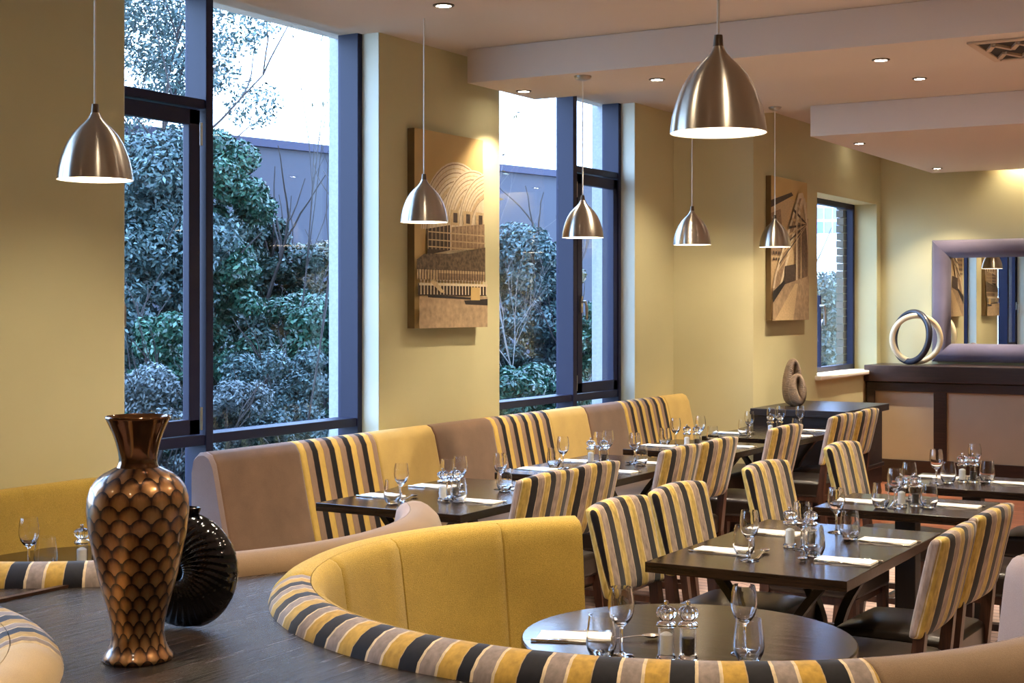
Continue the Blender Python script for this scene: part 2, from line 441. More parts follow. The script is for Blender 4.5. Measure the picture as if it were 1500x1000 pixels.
# ---------------------------------------------------------------- windows
YI, YO = 4.90, 5.04                       # frame depth
def bars(lst):
    bm = bmesh.new()
    for b in lst: box(bm, *b)
    return bm
def curtain_window(n, x0, x1, mullion, casement):
    w = empty('window_%d' % n, ((x0+x1)/2, YO, 0)); w['kind'] = 'structure'
    cx = w.location.x
    def P(name, bm, mat, **k):
        bmesh.ops.translate(bm, verts=bm.verts, vec=(-cx, -YO, 0)); return add(name, bm, mat, w, flat=True, **k)
    ma, mb = mullion
    c0, c1 = (x0, ma) if casement == 'low' else (mb, x1)      # narrow bay with opening light
    b0, b1 = (mb, x1) if casement == 'low' else (x0, ma)
    P('frame', bars([(x0, x0+.045, YI, YO, .1, ZT), (x1-.045, x1, YI, YO, .1, ZT), (ma, mb, YI, YO, .1, ZT),
                     (x0, x1, YI, YO, .1, .17), (x0, x1, YI, YO, ZT-.06, ZT)]), M['frame'], bevel=.003)
    P('rail', bars([(b0, b1, YI+.01, YO, .995, 1.043)]), M['frame'], bevel=.003)
    P('transom', bars([(c0, c1, YI+.01, YO, 2.625, 2.67)]), M['frame'], bevel=.003)
    P('rail', bars([(c0, c1, YI+.01, YO, .99, 1.04)]), M['frame'], bevel=.003)
    s = .075
    sash = P('sash', bars([(c0+.03, c0+.03+s, YI+.012, YI+.055, 1.045, 2.615), (c1-.03-s, c1-.03, YI+.012, YI+.055, 1.045, 2.615),
                    (c0+.03, c1-.03, YI+.012, YI+.055, 1.045, 1.045+s), (c0+.03, c1-.03, YI+.012, YI+.055, 2.615-s, 2.615)]), M['frame'], bevel=.004)
    hx = c1-.02 if casement == 'low' else c0+.02
    hb = bmesh.new()
    for z in (1.12, 2.5): tube(hb, [(hx-cx, YI+.015-YO, z-.055), (hx-cx, YI+.015-YO, z+.055)], .008, 8)
    add('hinge', hb, M['handle'], w)
    hh = bmesh.new(); k = c0+.07
    box(hh, k-cx-.014, k-cx+.014, YI-.004-YO, YI+.014-YO, 1.62, 1.74)
    tube(hh, [(k-cx, YI+.02-YO, 1.7), (k-cx, YI-.03-YO, 1.7), (k-cx+.01, YI-.035-YO, 1.66), (k-cx+.01, YI-.035-YO, 1.57)], .01, 8)
    add('handle', hh, M['handle'], sash)
    for a, b, z0, z1 in ((b0, b1, .17, .995), (b0, b1, 1.043, ZT-.06), (c0, c1, .17, .99), (c0+.09, c1-.09, 1.11, 2.55), (c0, c1, 2.67, ZT-.06)):
        yp = YI+.036 if z0 == 1.11 else YO-.02
        P('pane', bars([(a, b, yp, yp+.006, z0, z1)]), M['pane'])
    P('reveal', bars([(x0-.004, x0+.006, WY+.002, YI, .1, ZT), (x1-.006, x1+.004, WY+.002, YI, .1, ZT)]), M['reveal'])
curtain_window(1, *wins[0], (2.58, 2.63), 'high')
curtain_window(2, *wins[1], (5.34, 5.39), 'low')
curtain_window(3, *wins[2], (9.10, 9.155), 'high')
# the small window in the set-back wall
w = empty('window_4', (13.2, W2+.28, w3z0)); w['kind'] = 'structure'
def P4(name, lst, mat, **k):
    bm = bars(lst); bmesh.ops.translate(bm, verts=bm.verts, vec=(-13.2, -W2-.28, -w3z0)); return add(name, bm, mat, w, flat=True, **k)
f = .05; a, b, y0, y1 = w3a+.0, w3b-.02, W2+.215, W2+.28
P4('frame', [(a, a+f, y0, y1, w3z0, w3z1), (b-f, b, y0, y1, w3z0, w3z1), (a, b, y0, y1, w3z0, w3z0+f), (a, b, y0, y1, w3z1-f, w3z1),
             (13.18, 13.2, y0+.02, y1, w3z0, w3z1-.9)], M['frame'], bevel=.004)
P4('pane', [(a, b, y1-.03, y1-.024, w3z0, w3z1)], M['pane'])
hh = bmesh.new(); tube(hh, [(-.09, -.06, .62), (-.09, -.1, .62), (-.08, -.105, .56), (-.08, -.105, .44)], .012, 8)
add('handle', hh, M['handle'], w)

# ---------------------------------------------------------------- wall canvases (plain sepia street and river views)
SEP = {k: plain('sepia_'+k, c, .7, noise=n, nscale=s) for k, c, n, s in (
    ('sky', (196, 164, 104), .05, 4), ('pale', (216, 198, 166), .12, 60), ('light', (196, 168, 126), .15, 60), ('mid', (150, 122, 92), .3, 50),
    ('dark', (72, 56, 44), .4, 50), ('black', (40, 32, 28), .3, 40), ('water', (166, 140, 108), .25, 26), ('tree', (98, 80, 58), .6, 45),
    ('edge', (110, 88, 52), .1, 10))}
SK = list(SEP); SM = [SEP[k] for k in SK]
class Print:
    def __init__(s): s.bm = bmesh.new(); s.k = 0
    def poly(s, pts, m):
        s.k += 1; y = -.0003*s.k
        try: f = s.bm.faces.new([s.bm.verts.new((x, y, z)) for x, z in pts]); f.material_index = SK.index(m)
        except ValueError: pass
    def rect(s, x0, x1, z0, z1, m): s.poly([(x0, z0), (x1, z0), (x1, z1), (x0, z1)], m)
    def arcband(s, cx, cz, r0, r1, a0, a1, m, kx=1, n=20):
        A = [R(a0+(a1-a0)*i/n) for i in range(n+1)]
        s.poly([(cx+kx*r1*math.cos(a), cz+r1*math.sin(a)) for a in A]+[(cx+kx*r0*math.cos(a), cz+r0*math.sin(a)) for a in reversed(A)], m)
def canvas(x0, x1, yw, z0, z1, depth, label, draw):
    c = empty('wall_canvas', ((x0+x1)/2, yw, z0)); w_, h = x1-x0, z1-z0
    add('canvas', B(-w_/2, w_/2, -depth, -.002, 0, h), SEP['edge'], c, flat=True)
    p = Print(); draw(p, w_, h)
    for v in p.bm.verts:                       # keep the print inside the canvas
        v.co.x = max(-w_/2, min(w_/2, v.co.x)); v.co.z = max(0, min(h, v.co.z))
    me = bpy.data.meshes.new('print'); p.bm.to_mesh(me); p.bm.free()
    for k in SM: me.materials.append(k)
    o = bpy.data.objects.new('print', me); C.objects.link(o); o.parent = c; o.location = (0, -depth-.0004, 0)
    tag(c, label, 'picture')
def river(p, w_, h):
    x = lambda f: -w_/2+f*w_
    z = lambda f: h*(1-f)
    p.rect(-w_/2, w_/2, 0, h, 'sky')
    for cx, cz, r in ((.62, .50, .37), (.86, .50, .34), (1.08, .50, .33)):
        p.arcband(x(cx), z(cz)+.0, 0, r*h*.98, 0, 180, 'pale', .95)
        for q in range(7): p.arcband(x(cx), z(cz), r*h*(.94-.06*q), r*h*(.955-.06*q), 0, 180, 'light' if q % 2 else 'mid', .95)
        p.arcband(x(cx), z(cz), r*h*.60, r*h*.66, 0, 180, 'light', .95)
    p.rect(x(.2), x(1), z(.62), z(.46), 'pale')
    for i in range(4): p.rect(x(.3+.19*i), x(.42+.19*i), z(.47), z(.39), 'light'); p.rect(x(.34+.19*i), x(.40+.19*i), z(.455), z(.405), 'dark')
    p.poly([(x(.16), z(.63)), (x(.14), z(.50)), (x(.48), z(.47)), (x(.48), z(.60))], 'dark')
    p.poly([(x(.5), z(.60)), (x(.5), z(.48)), (x(1), z(.45)), (x(1), z(.58))], 'mid')
    for i in range(15): p.rect(x(.16+.055*i), x(.168+.055*i), z(.60), z(.46), 'light')
    for q in (.51, .55, .585): p.rect(x(.16), x(1), z(q+.006), z(q), 'light')
    p.poly([(x(0), z(.70)), (x(0), z(.655)), (x(.1), z(.625)), (x(.45), z(.62)), (x(1), z(.575)), (x(1), z(.72)), (x(0), z(.72))], 'tree')
    p.rect(x(0), x(1), z(.755), z(.705), 'light'); p.rect(x(.3), x(1), z(.76), z(.72), 'mid')
    for i in range(26): p.rect(x(.02+.038*i), x(.03+.038*i), z(.755), z(.70), 'dark')
    p.rect(x(0), x(1), z(.835), z(.775), 'dark')
    for i in range(22): p.rect(x(.03+.045*i), x(.045+.045*i), z(.83), z(.755), 'pale')
    p.rect(x(0), x(1), z(.785), z(.772), 'pale')
    p.poly([(x(.15), z(.765)), (x(.3), z(.82)), (x(.36), z(.82)), (x(.2), z(.75))], 'light')
    p.rect(x(0), x(1), 0, z(.838), 'water')
    p.poly([(x(.12), z(.845)), (x(.12), z(.83)), (x(.75), z(.845)), (x(.75), z(.855))], 'black')
    p.poly([(x(.66), z(.88)), (x(.64), z(.86)), (x(1), z(.85)), (x(1), z(.885))], 'black')
    p.rect(x(.74), x(.88), z(.858), z(.79), 'sky')
def bridge(p, w_, h):
    x = lambda f: -w_/2+f*w_
    z = lambda f: h*(1-f)
    p.rect(-w_/2, w_/2, 0, h, 'light')
    p.rect(x(0), x(1), z(.14), z(0), 'sky')
    p.poly([(x(0), z(.22)), (x(0), z(.17)), (x(.55), z(.09)), (x(.6), z(.11))], 'dark')
    p.poly([(x(0), z(.55)), (x(0), z(.26)), (x(.25), z(.22)), (x(.35), z(.55))], 'mid')
    for i in range(6):
        for j in range(4): p.rect(x(.03+.07*j), x(.07+.07*j), z(.34+.045*i+.02), z(.34+.045*i), 'dark')
    p.poly([(x(.62), z(.72)), (x(.62), z(.3)), (x(1), z(.26)), (x(1), z(.72))], 'mid')
    for i in range(8): p.rect(x(.66+.04*i), x(.675+.04*i), z(.7), z(.3), 'dark')
    p.poly([(x(0), z(.80)), (x(.05), z(.70)), (x(.72), z(.09)), (x(.84), z(.08)), (x(.88), z(.12)), (x(.2), z(.80))], 'pale')
    p.poly([(x(.05), z(.80)), (x(.10), z(.70)), (x(.74), z(.125)), (x(.80), z(.12)), (x(.15), z(.80))], 'mid')
    p.poly([(x(.80), z(.09)), (x(.90), z(.12)), (x(.98), z(.3)), (x(.98), z(.5)), (x(.93), z(.3)), (x(.84), z(.15))], 'pale')
    for i in range(9):
        a = .14+.065*i
        p.poly([(x(.1+.066*(8-i)), z(a+.02)), (x(.12+.066*(8-i)), z(a)), (x(.95), z(.30)), (x(.95), z(.31))], 'dark' if i % 2 else 'light')
    p.rect(x(.64), x(.67), z(.72), z(.15), 'pale'); p.rect(x(.76), x(.78), z(.70), z(.18), 'light')
    p.poly([(x(.3), z(.80)), (x(.32), z(.62)), (x(.62), z(.60)), (x(.60), z(.80))], 'dark')
    p.poly([(x(0), z(1)), (x(0), z(.78)), (x(1), z(.68)), (x(1), z(1))], 'water')
    p.poly([(x(.05), z(1)), (x(.6), z(.74)), (x(.68), z(.74)), (x(.55), z(1))], 'light')
    p.poly([(x(.0), z(.88)), (x(.0), z(.8)), (x(.3), z(.72)), (x(.34), z(.74))], 'black')
canvas(6.88, 7.62, WY, 1.54, 2.685, .05, 'sepia canvas of a riverside building with arched roof between tall windows', river)
canvas(11.14, 12.0, W2, 1.555, 2.72, .045, 'sepia canvas of a steel arch bridge beside the small window', bridge)

# ---------------------------------------------------------------- lamps
def point(name, loc, energy, col, radius=.04, parent=None):
    l = bpy.data.lights.new(name, 'POINT'); l.energy = energy; l.color = col; l.shadow_soft_size = radius
    o = bpy.data.objects.new(name, l); C.objects.link(o); o.location = loc
    if parent: o.parent = parent
    return o
def spot(name, loc, energy, col, size=70, blend=.6, radius=.03, parent=None):
    l = bpy.data.lights.new(name, 'SPOT'); l.energy = energy; l.color = col; l.shadow_soft_size = radius
    l.spot_size = R(size); l.spot_blend = blend
    o = bpy.data.objects.new(name, l); C.objects.link(o); o.location = loc
    if parent: o.parent = parent
    return o
WARM = (1.0, .80, .56)
PD = [(1.0, 0), (.992, .06), (.965, .16), (.91, .28), (.83, .40), (.735, .51), (.60, .62), (.44, .71), (.29, .78), (.19, .84), (.125, .90), (.085, .96), (.06, 1.0)]
def make_pendant():
    r = empty('pendant_lamp', (0, 0, 0)); Rr, H = .12, .236
    out = [(a*Rr, b*H) for a, b in PD]
    inn = [(a*Rr-.0025, b*H+.002) for a, b in PD[:8]]
    add('shade', L(out+[(.0, H+.001)], 64), M['steel'], r, ang=60)
    add('shade_liner', L([(Rr, 0)]+[(x, z) for x, z in inn]+[(0, inn[-1][1])], 48), M['liner'], r)
    add('collar', L([(.0, .245), (.0105, .245), (.013, .22), (.016, .205), (.0165, .2), (0, .2)], 20), M['steel_dark'], r)
    add('bulb', L([(0, .045), (.02, .05), (.032, .068), (.034, .085), (.028, .105), (.016, .122), (.014, .15), (0, .15)], 20), M['bulb'], r)
    return r
def finish_pendant(r, loc, zc, label):
    r.location = loc
    bm = bmesh.new(); tube(bm, [(0, 0, .243), (0, 0, (zc-loc[2])*.5), (0, 0, zc-loc[2]-.004)], .0035, 8); add('cord', bm, M['cord'], r)
    h = zc-loc[2]
    add('ceiling_rose', L([(0, h), (.05, h), (.05, h-.006), (.042, h-.018), (.02, h-.026), (0, h-.028)], 28), M['steel'], r)
    spot('pendant_light', (0, 0, .055), PEND*3.4, WARM, 84, 1.0, .03, r)
    point('pendant_inner_light', (0, 0, .04), .9, WARM, .02, r)
    tag(r, label, 'pendant lamp', 'brushed steel pendant lamps over the tables')
PEND = 12
spots_p = [((3.36, 3.56, 2.07), ZC, 'brushed steel pendant over the window booth, before the blank wall'),
           ((6.13, 4.16, 2.09), ZC, 'brushed steel pendant hanging before the sepia riverside canvas'),
           ((7.43, 3.94, 2.06), ZR, 'brushed steel pendant hanging before the second tall window'),
           ((8.53, 3.74, 2.055), ZC, 'brushed steel pendant before the shadowed splayed wall'),
           ((10.62, 3.97, 2.12), ZC, 'brushed steel pendant hanging before the sepia bridge canvas'),
           ((3.40, 1.42, 2.095), ZC, 'brushed steel pendant over the round table, largest in view')]
proto = make_pendant()
pend = [proto]+[copy_tree(proto) for _ in spots_p[1:]]
for r, (l, zc, lab) in zip(pend, spots_p): finish_pendant(r, l, zc, lab)

def make_downlight():
    r = empty('downlight', (0, 0, 0))
    add('bezel', L([(.048, 0), (.048, -.004), (.036, -.007), (.033, 0)], 28, True), M['steel_dark'], r)
    add('lens', L([(.0, -.0045), (.033, -.0045), (.033, -.001), (0, -.001)], 24), M['spotglow'], r)
    return r
dl = make_downlight(); first = True
vis = [((5.37, 3.54, ZR), 'lit ceiling downlight above the brown banquette end'),
       ((7.75, 4.52, ZR), 'lit ceiling downlight close to the second tall window'),
       ((7.75, 3.62, ZR), 'lit ceiling downlight between two pendants on the dropped ceiling'),
       ((7.75, 2.30, ZR), 'lit ceiling downlight nearest to the square air vent'),
       ((9.78, 2.64, ZC), 'lit ceiling downlight on the high ceiling behind the air vent'),
       ((11.32, 3.53, 2.956), 'lit ceiling downlight casting a cone on the small window wall'),
       ((13.72, 3.54, 2.956), 'lit ceiling downlight above the mirror and cabinet')]
SPOT = 44
hid = [((4.25, 3.55, ZR)), ((4.25, 2.2, ZR)), ((5.37, 2.3, ZR)), ((5.37, 1.0, ZR)), ((7.75, .9, ZR)), ((9.78, 1.2, ZC)), ((9.78, 3.9, ZC)), ((11.32, 2.2, 2.956)), ((13.72, 2.2, 2.956)), ((13.72, .8, 2.956)), ((11.32, .8, 2.956)),  # extra downlights added to brighten the room as a whole
       ((2.6, 2.4, ZC)), ((2.6, .6, ZC)), ((.3, 3.4, ZR)), ((.3, 1.4, ZR)), ((.3, -1, ZR)), ((5.37, -1, ZR)), ((9.5, -1, ZC)), ((2.6, -1.6, ZC)), ((7.75, -1.6, ZR)), ((6.4, 1.9, ZC))]
for i, (l, lab) in enumerate(vis):
    d = dl if first else copy_tree(dl); first = False
    d.location = l; tag(d, lab, 'downlight', 'recessed ceiling downlights')
    s = spot('downlight_beam', (0, 0, -.012), SPOT*(1.6 if i in (5, 6) else .05 if i == 1 else 1), (1, .84, .62), 62 if i in (5, 6) else 100, .5, .03, d)
for l in hid:
    d = copy_tree(dl)
    for ch in list(d.children):
        if ch.type == 'LIGHT': bpy.data.objects.remove(ch)
    d.location = l; tag(d, 'added ceiling downlight for extra room light', 'downlight', 'added ceiling downlights for extra room light')
    spot('downlight_beam', (0, 0, -.012), SPOT*1.4, (1, .84, .62), 110, .6, .03, d)

# wall washers hidden in the slots behind the dropped ceiling
for l, e_, sz, lab in (((13.2, 4.02, ZC+.06), 380, 44, 'recessed downlight washing the wall above the small window'), ((14.25, 2.85, ZC+.06), 40, 120, 'recessed downlight washing the wall above the mirror'), ((14.25, 1.5, ZC+.06), 40, 120, 'recessed downlight washing the far wall beyond the mirror')):
    d = copy_tree(dl)
    for ch_ in list(d.children):
        if ch_.type == 'LIGHT': bpy.data.objects.remove(ch_)
    d.location = l; d.scale = (.8, .8, 1); tag(d, lab, 'downlight', 'recessed wall washers')
    spot('downlight_beam', (0, 0, -.012), e_, (1, .86, .62), sz, .6, .02, d)

# air vent
v = empty('air_vent', (7.77, 1.47, ZR)); tag(v, 'square ceiling air vent with zigzag vanes', 'air vent')
bm = bmesh.new()
for (x0, x1, y0, y1) in ((-.31, .31, -.31, -.27), (-.31, .31, .27, .31), (-.31, -.27, -.27, .27), (.27, .31, -.27, .27)): box(bm, x0, x1, y0, y1, -.012, 0)
add('frame', bm, M['vent'], v, flat=True, bevel=.004)
add('backing', B(-.27, .27, -.27, .27, -.003, -.001), M['void'], v, flat=True)
for q in range(2):
    bm = bmesh.new(); 
    for k in range(8):
        y = .23-.06*k; s = 1 if k % 2 else -1
        x0 = -.21+q*.26
        vs = [(x0+.08-.08*s, y+.03), (x0+.08+.08*s, y-.03)]
        (xa, ya), (xb, yb) = vs
        n = Vector((yb-ya, xa-xb)).normalized()*.012
        prism(bm, [(xa+n.x, ya+n.y), (xb+n.x, yb+n.y), (xb-n.x, yb-n.y), (xa-n.x, ya-n.y)], -.016, -.003)
    add('vane', bm, M['vent'], v, flat=True)

# ---------------------------------------------------------------- banquette along the windows
bq = empty('banquette', (7.8, 4.6, 0)); tag(bq, 'long window banquette in brown, striped and mustard panels', 'banquette')
BP = [(-.008, .02), (-.008, .90), (-.02, .955), (-.05, .982), (-.085, .985), (-.115, .972), (-.14, .93), (-.165, .82), (-.20, .66), (-.245, .47), (-.245, .30), (-.10, .02)]
X0 = 7.8
seams = [(5.13, 5.747, 'suede'), (5.747, 6.393, 'st_banq'), (6.393, 6.96, 'yellow_banq'), (6.96, 7.60, 'suede'), (7.60, 8.31, 'st_banq'),
         (8.31, 8.83, 'yellow_banq'), (8.83, 9.40, 'suede'), (9.40, 10.13, 'st_banq'), (10.13, 10.54, 'yellow_banq')]
def back_section(x0, x1, g=.006):
    bm = bmesh.new(); n = 6
    def fr(x, s): return lambda u, w: (x, WY-4.6+u*s+(-.008)*(1-s), w if w < .1 else .02+(w-.02)*(1-(1-s)*.1))
    xs = [(x0, .94), (x0+g, .99), (x0+.02, 1), ]+[(x0+(x1-x0)*k/n, 1.0) for k in range(1, n)]+[(x1-.02, 1), (x1-g, .99), (x1, .94)]
    return sweep_prof(bm, BP, [fr(x, s) for x, s in xs])
for i, (a, b, m) in enumerate(seams):
    bm = back_section(0, b-a)
    o = add('back_panel', bm, M[m], bq, loc=(a-X0, 0, 0), ang=50)
    o['label'] = {'suede': 'brown suede back panel', 'st_banq': 'striped back panel', 'yellow_banq': 'mustard back panel'}[m]
bm = bmesh.new(); sweep_prof(bm, BP, [(lambda u, w: (5.105-X0, WY-4.6+u*.97-.001, w*.985)), (lambda u, w: (5.118-X0, WY-4.6+u-.0005, w)), (lambda u, w: (5.131-X0, WY-4.6+u, w))])
add('end_panel', bm, M['taupe_end'], bq)['label'] = 'grey end panel'
add('seat', B(5.12-X0, 10.54-X0, 3.98-4.6, WY-4.6-.24, .30, .465), M['leather_brown'], bq, flat=False, bevel=.03, seg=3)
add('base', B(5.15-X0, 10.52-X0, 4.04-4.6, WY-4.6-.11, .0, .30), M['cabwood'], bq, flat=True)

# ---------------------------------------------------------------- round booths
INN = [(.93, .43), (.945, .55), (.972, .76), (.985, .86), (.994, .905), (1.008, .924), (1.022, .932), (1.030, .934), (1.030, .43)]
OUT = [(1.032, .02), (1.032, .934), (1.055, .940), (1.085, .936), (1.112, .922), (1.135, .900), (1.146, .87), (1.142, .84), (1.125, .818), (1.122, .02)]
def arc(prof, a0, a1, n, inset=.012, seamat=(), clampy=None):
    bm = bmesh.new(); fr = []
    cr = sum(u for u, w in prof)/len(prof); cw = sum(w for u, w in prof)/len(prof)
    A = [(a0, 1)]+[(a0+(a1-a0)*k/n, 0) for k in range(1, n)]+[(a1, 1)]
    AA = []
    for a, e in A:
        AA.append((a, .985 if e else 1.0))
    step = .35 if a1 > a0 else -.35
    AA.insert(1, (a0+step, 1.0)); AA.insert(-1, (a1-step, 1.0))
    for s in seamat: AA += [(s-.25, 1.0), (s, .9935), (s+.25, 1.0)]
    AA.sort(key=lambda q: q[0])
    for a, s in AA:
        c, sn = math.cos(R(a)), math.sin(R(a))
        def f(u, w, c=c, sn=sn, s=s):
            uu = cr+(u-cr)*(2-s if u < cr and s < .995 and s > .99 else s); ww = w if w < .5 else w*(.5+.5*s) 
            if .99 < s < .995 and u < 1.0: uu = u+.006
            x, y = uu*c, uu*sn
            if clampy is not None:
                lim = clampy-(.1+(1.06-u)*.5 if u < 1.06 else max(0, (1.146-u)))
                if y > lim: y = lim
            return (x, y, ww)
        fr.append(f)
    return sweep_prof(bm, prof, fr)
def booth(c, rot, label, clampy=None, rollm='tan', seam=(), inm='yellow_seat', inm2='taupe_end', outm='yellow_seat', inm0=None):
    b = empty('round_booth', (c[0], c[1], 0), rot); tag(b, label, 'booth')
    cy = None
    if inm0:
        add('inner_back', arc(INN, 45, 125, 22, clampy=clampy), M[inm0], b, ang=55); add('inner_back', arc(INN, 125.2, 224, 30, clampy=clampy), M[inm], b, ang=55)['label'] = 'striped part of the inner back'
    else: add('inner_back', arc(INN, 45, 224, 46, seamat=seam, clampy=clampy), M[inm], b, ang=55)
    add('inner_back', arc(INN, 224.3, 315, 24, clampy=clampy), M[inm2], b, ang=55)['label'] = 'plain part of the inner back'
    add('outer_roll', arc(OUT, 45, 125, 22, clampy=clampy), M[outm], b, ang=55)
    add('outer_roll', arc(OUT, 125.2, 224, 30, clampy=clampy), M['st_ring'], b, ang=55)['label'] = 'striped velvet roll'
    add('outer_roll', arc(OUT, 224.2, 315, 26, clampy=clampy), M[rollm], b, ang=55)['label'] = 'plain brown roll'
    add('seat', arc([(.56, .30), (.56, .44), (.58, .465), (.90, .465), (.94, .45), (.94, .30)], 46, 314, 60, clampy=None if clampy is None else clampy-.25), M['leather_brown'], b)
    add('base', arc([(.60, 0), (.60, .29), (1.05, .29), (1.05, 0)], 46, 314, 60, clampy=None if clampy is None else clampy-.2), M['cabwood'], b)
    return b
booth((3.71, 1.64), 0, 'mustard round booth with striped velvet rim round the round table', seam=(62, 88, 110, 140, 170))
booth((3.75, 3.85), 0, 'mustard window booth against the wall, behind the bronze vase', clampy=WY-3.85-.008, seam=(75, 100, 130, 160))
booth((1.38, 3.22), PI+R(13), 'round booth with beige and striped rim at the ledge corner', rollm='beige', inm='st_ring', inm2='beige', outm='beige', inm0='beige')

# dark ledge between the booths
c1, c2, c3 = (3.71, 1.64), (3.75, 3.85), (1.38, 3.22); ro = 1.126
def arcpts(c, a0, a1, n, r=ro): return [(c[0]+r*math.cos(R(a0+(a1-a0)*k/n)), c[1]+r*math.sin(R(a0+(a1-a0)*k/n))) for k in range(n+1)]
poly = [(2.75, .62)]+[(1.62, 2.06)]+arcpts(c3, -74, 20, 26)+arcpts(c2, 172, 268, 26)+arcpts(c1, 96, 222, 36)
ld = empty('ledge', (2.6, 2.2, 0)); tag(ld, 'dark wood ledge between the round booths, under the vases', 'ledge')
def lpoly(z0, z1, sc=1):
    return prism(bmesh.new(), [((x-2.6), (y-2.2)) for x, y in poly], z0, z1)
add('top', lpoly(.84, .88), M['ledge'], ld, flat=True)
mid = Vector((2.6, 2.2))
bm = prism(bmesh.new(), [((x-2.6)*.96, (y-2.2)*.96) for x, y in poly], 0, .84); add('body', bm, M['cabwood'], ld, flat=True)
st = bmesh.new(); box(st, 2.50-2.6, 3.00-2.6, 3.135-2.2, 3.155-2.2, .88, .888); add('trim_strip', st, M['chairwood'], ld, flat=True)

# ---------------------------------------------------------------- tables
def table(name_label, x0, x1, y0, y1, kind):
    cx, cy = (x0+x1)/2, (y0+y1)/2
    t_ = empty('dining_table', (cx, cy, 0)); tag(t_, name_label, 'table', 'dark wood dining tables')
    hx, hy = (x1-x0)/2, (y1-y0)/2
    add('table_top', B(-hx, hx, -hy, hy, .712, .75), M['tablewood'], t_, flat=True, bevel=.003)
    if kind == 'trestle':
        for sx in (-1, 1):
            px = sx*(hx-.27); bm = bmesh.new()
            for s in (-1, 1):
                pts = []
                for k in range(15):
                    f = k/14; z = .02+f*.692; q = .035+.20*abs(2*f-1)**1.7
                    pts.append((px, s*q, z))
                # flat curved bar
                fr = []
                for i, p in enumerate(pts):
                    def f2(u, w, p=p): return (p[0]+u, p[1]+w, p[2])
                    fr.append(f2)
                sweep_prof(bm, [(-.025, -.018), (.025, -.018), (.025, .018), (-.025, .018)], fr)
            add('leg', bm, M['tableedge'], t_)
        add('stretcher', B(-hx+.27, hx-.27, -.02, .02, .33, .38), M['tableedge'], t_, flat=True)
    else:
        add('post', B(-.047, .047, -.047, .047, .02, .712), M['tableedge'], t_, flat=True, bevel=.003)
        bm = bmesh.new(); box(bm, -.24, .24, -.04, .04, 0, .03); box(bm, -.04, .04, -.27, .27, 0, .03)
        add('foot', bm, M['tableedge'], t_, flat=True)
    return t_
def round_table(c, r, label):
    t_ = empty('round_table', (c[0], c[1], 0)); tag(t_, label, 'table')
    add('table_top', L([(0, .715), (r-.004, .715), (r, .719), (r, .746), (r-.004, .75), (0, .75)], 72), M['tablewood'], t_)
    add('post', L([(0, .03), (.045, .03), (.045, .715), (0, .715)], 20), M['tableedge'], t_)
    add('foot', L([(0, 0), (.26, 0), (.26, .012), (.08, .035), (0, .035)], 36), M['tableedge'], t_)
round_table((3.713, 1.641), .46, 'dark round table inside the striped-rimmed mustard booth')
round_table((3.66, 3.90), .46, 'dark round table inside the window booth, behind the bronze vase')
table('dark four-seat table by the brown banquette end, first along the windows', 5.38, 6.57, 3.46, 4.26, 'trestle')
table('dark table second along the window banquette', 6.88, 8.06, 3.46, 4.20, 'trestle')
table('dark table third along the window banquette', 8.43, 9.25, 3.46, 4.18, 'trestle')
table('dark corner table before the black-brown sideboard', 9.56, 10.62, 3.42, 4.12, 'trestle')
table('dark four-seat aisle table between two pairs of striped chairs', 4.735, 5.955, 1.52, 2.26, 'trestle')
table('dark two-seat aisle table behind the four-seat table', 6.43, 7.02, 1.52, 2.22, 'post')
table('dark two-seat aisle table closest to the panelled cabinet', 7.42, 8.06, 1.46, 2.16, 'post')

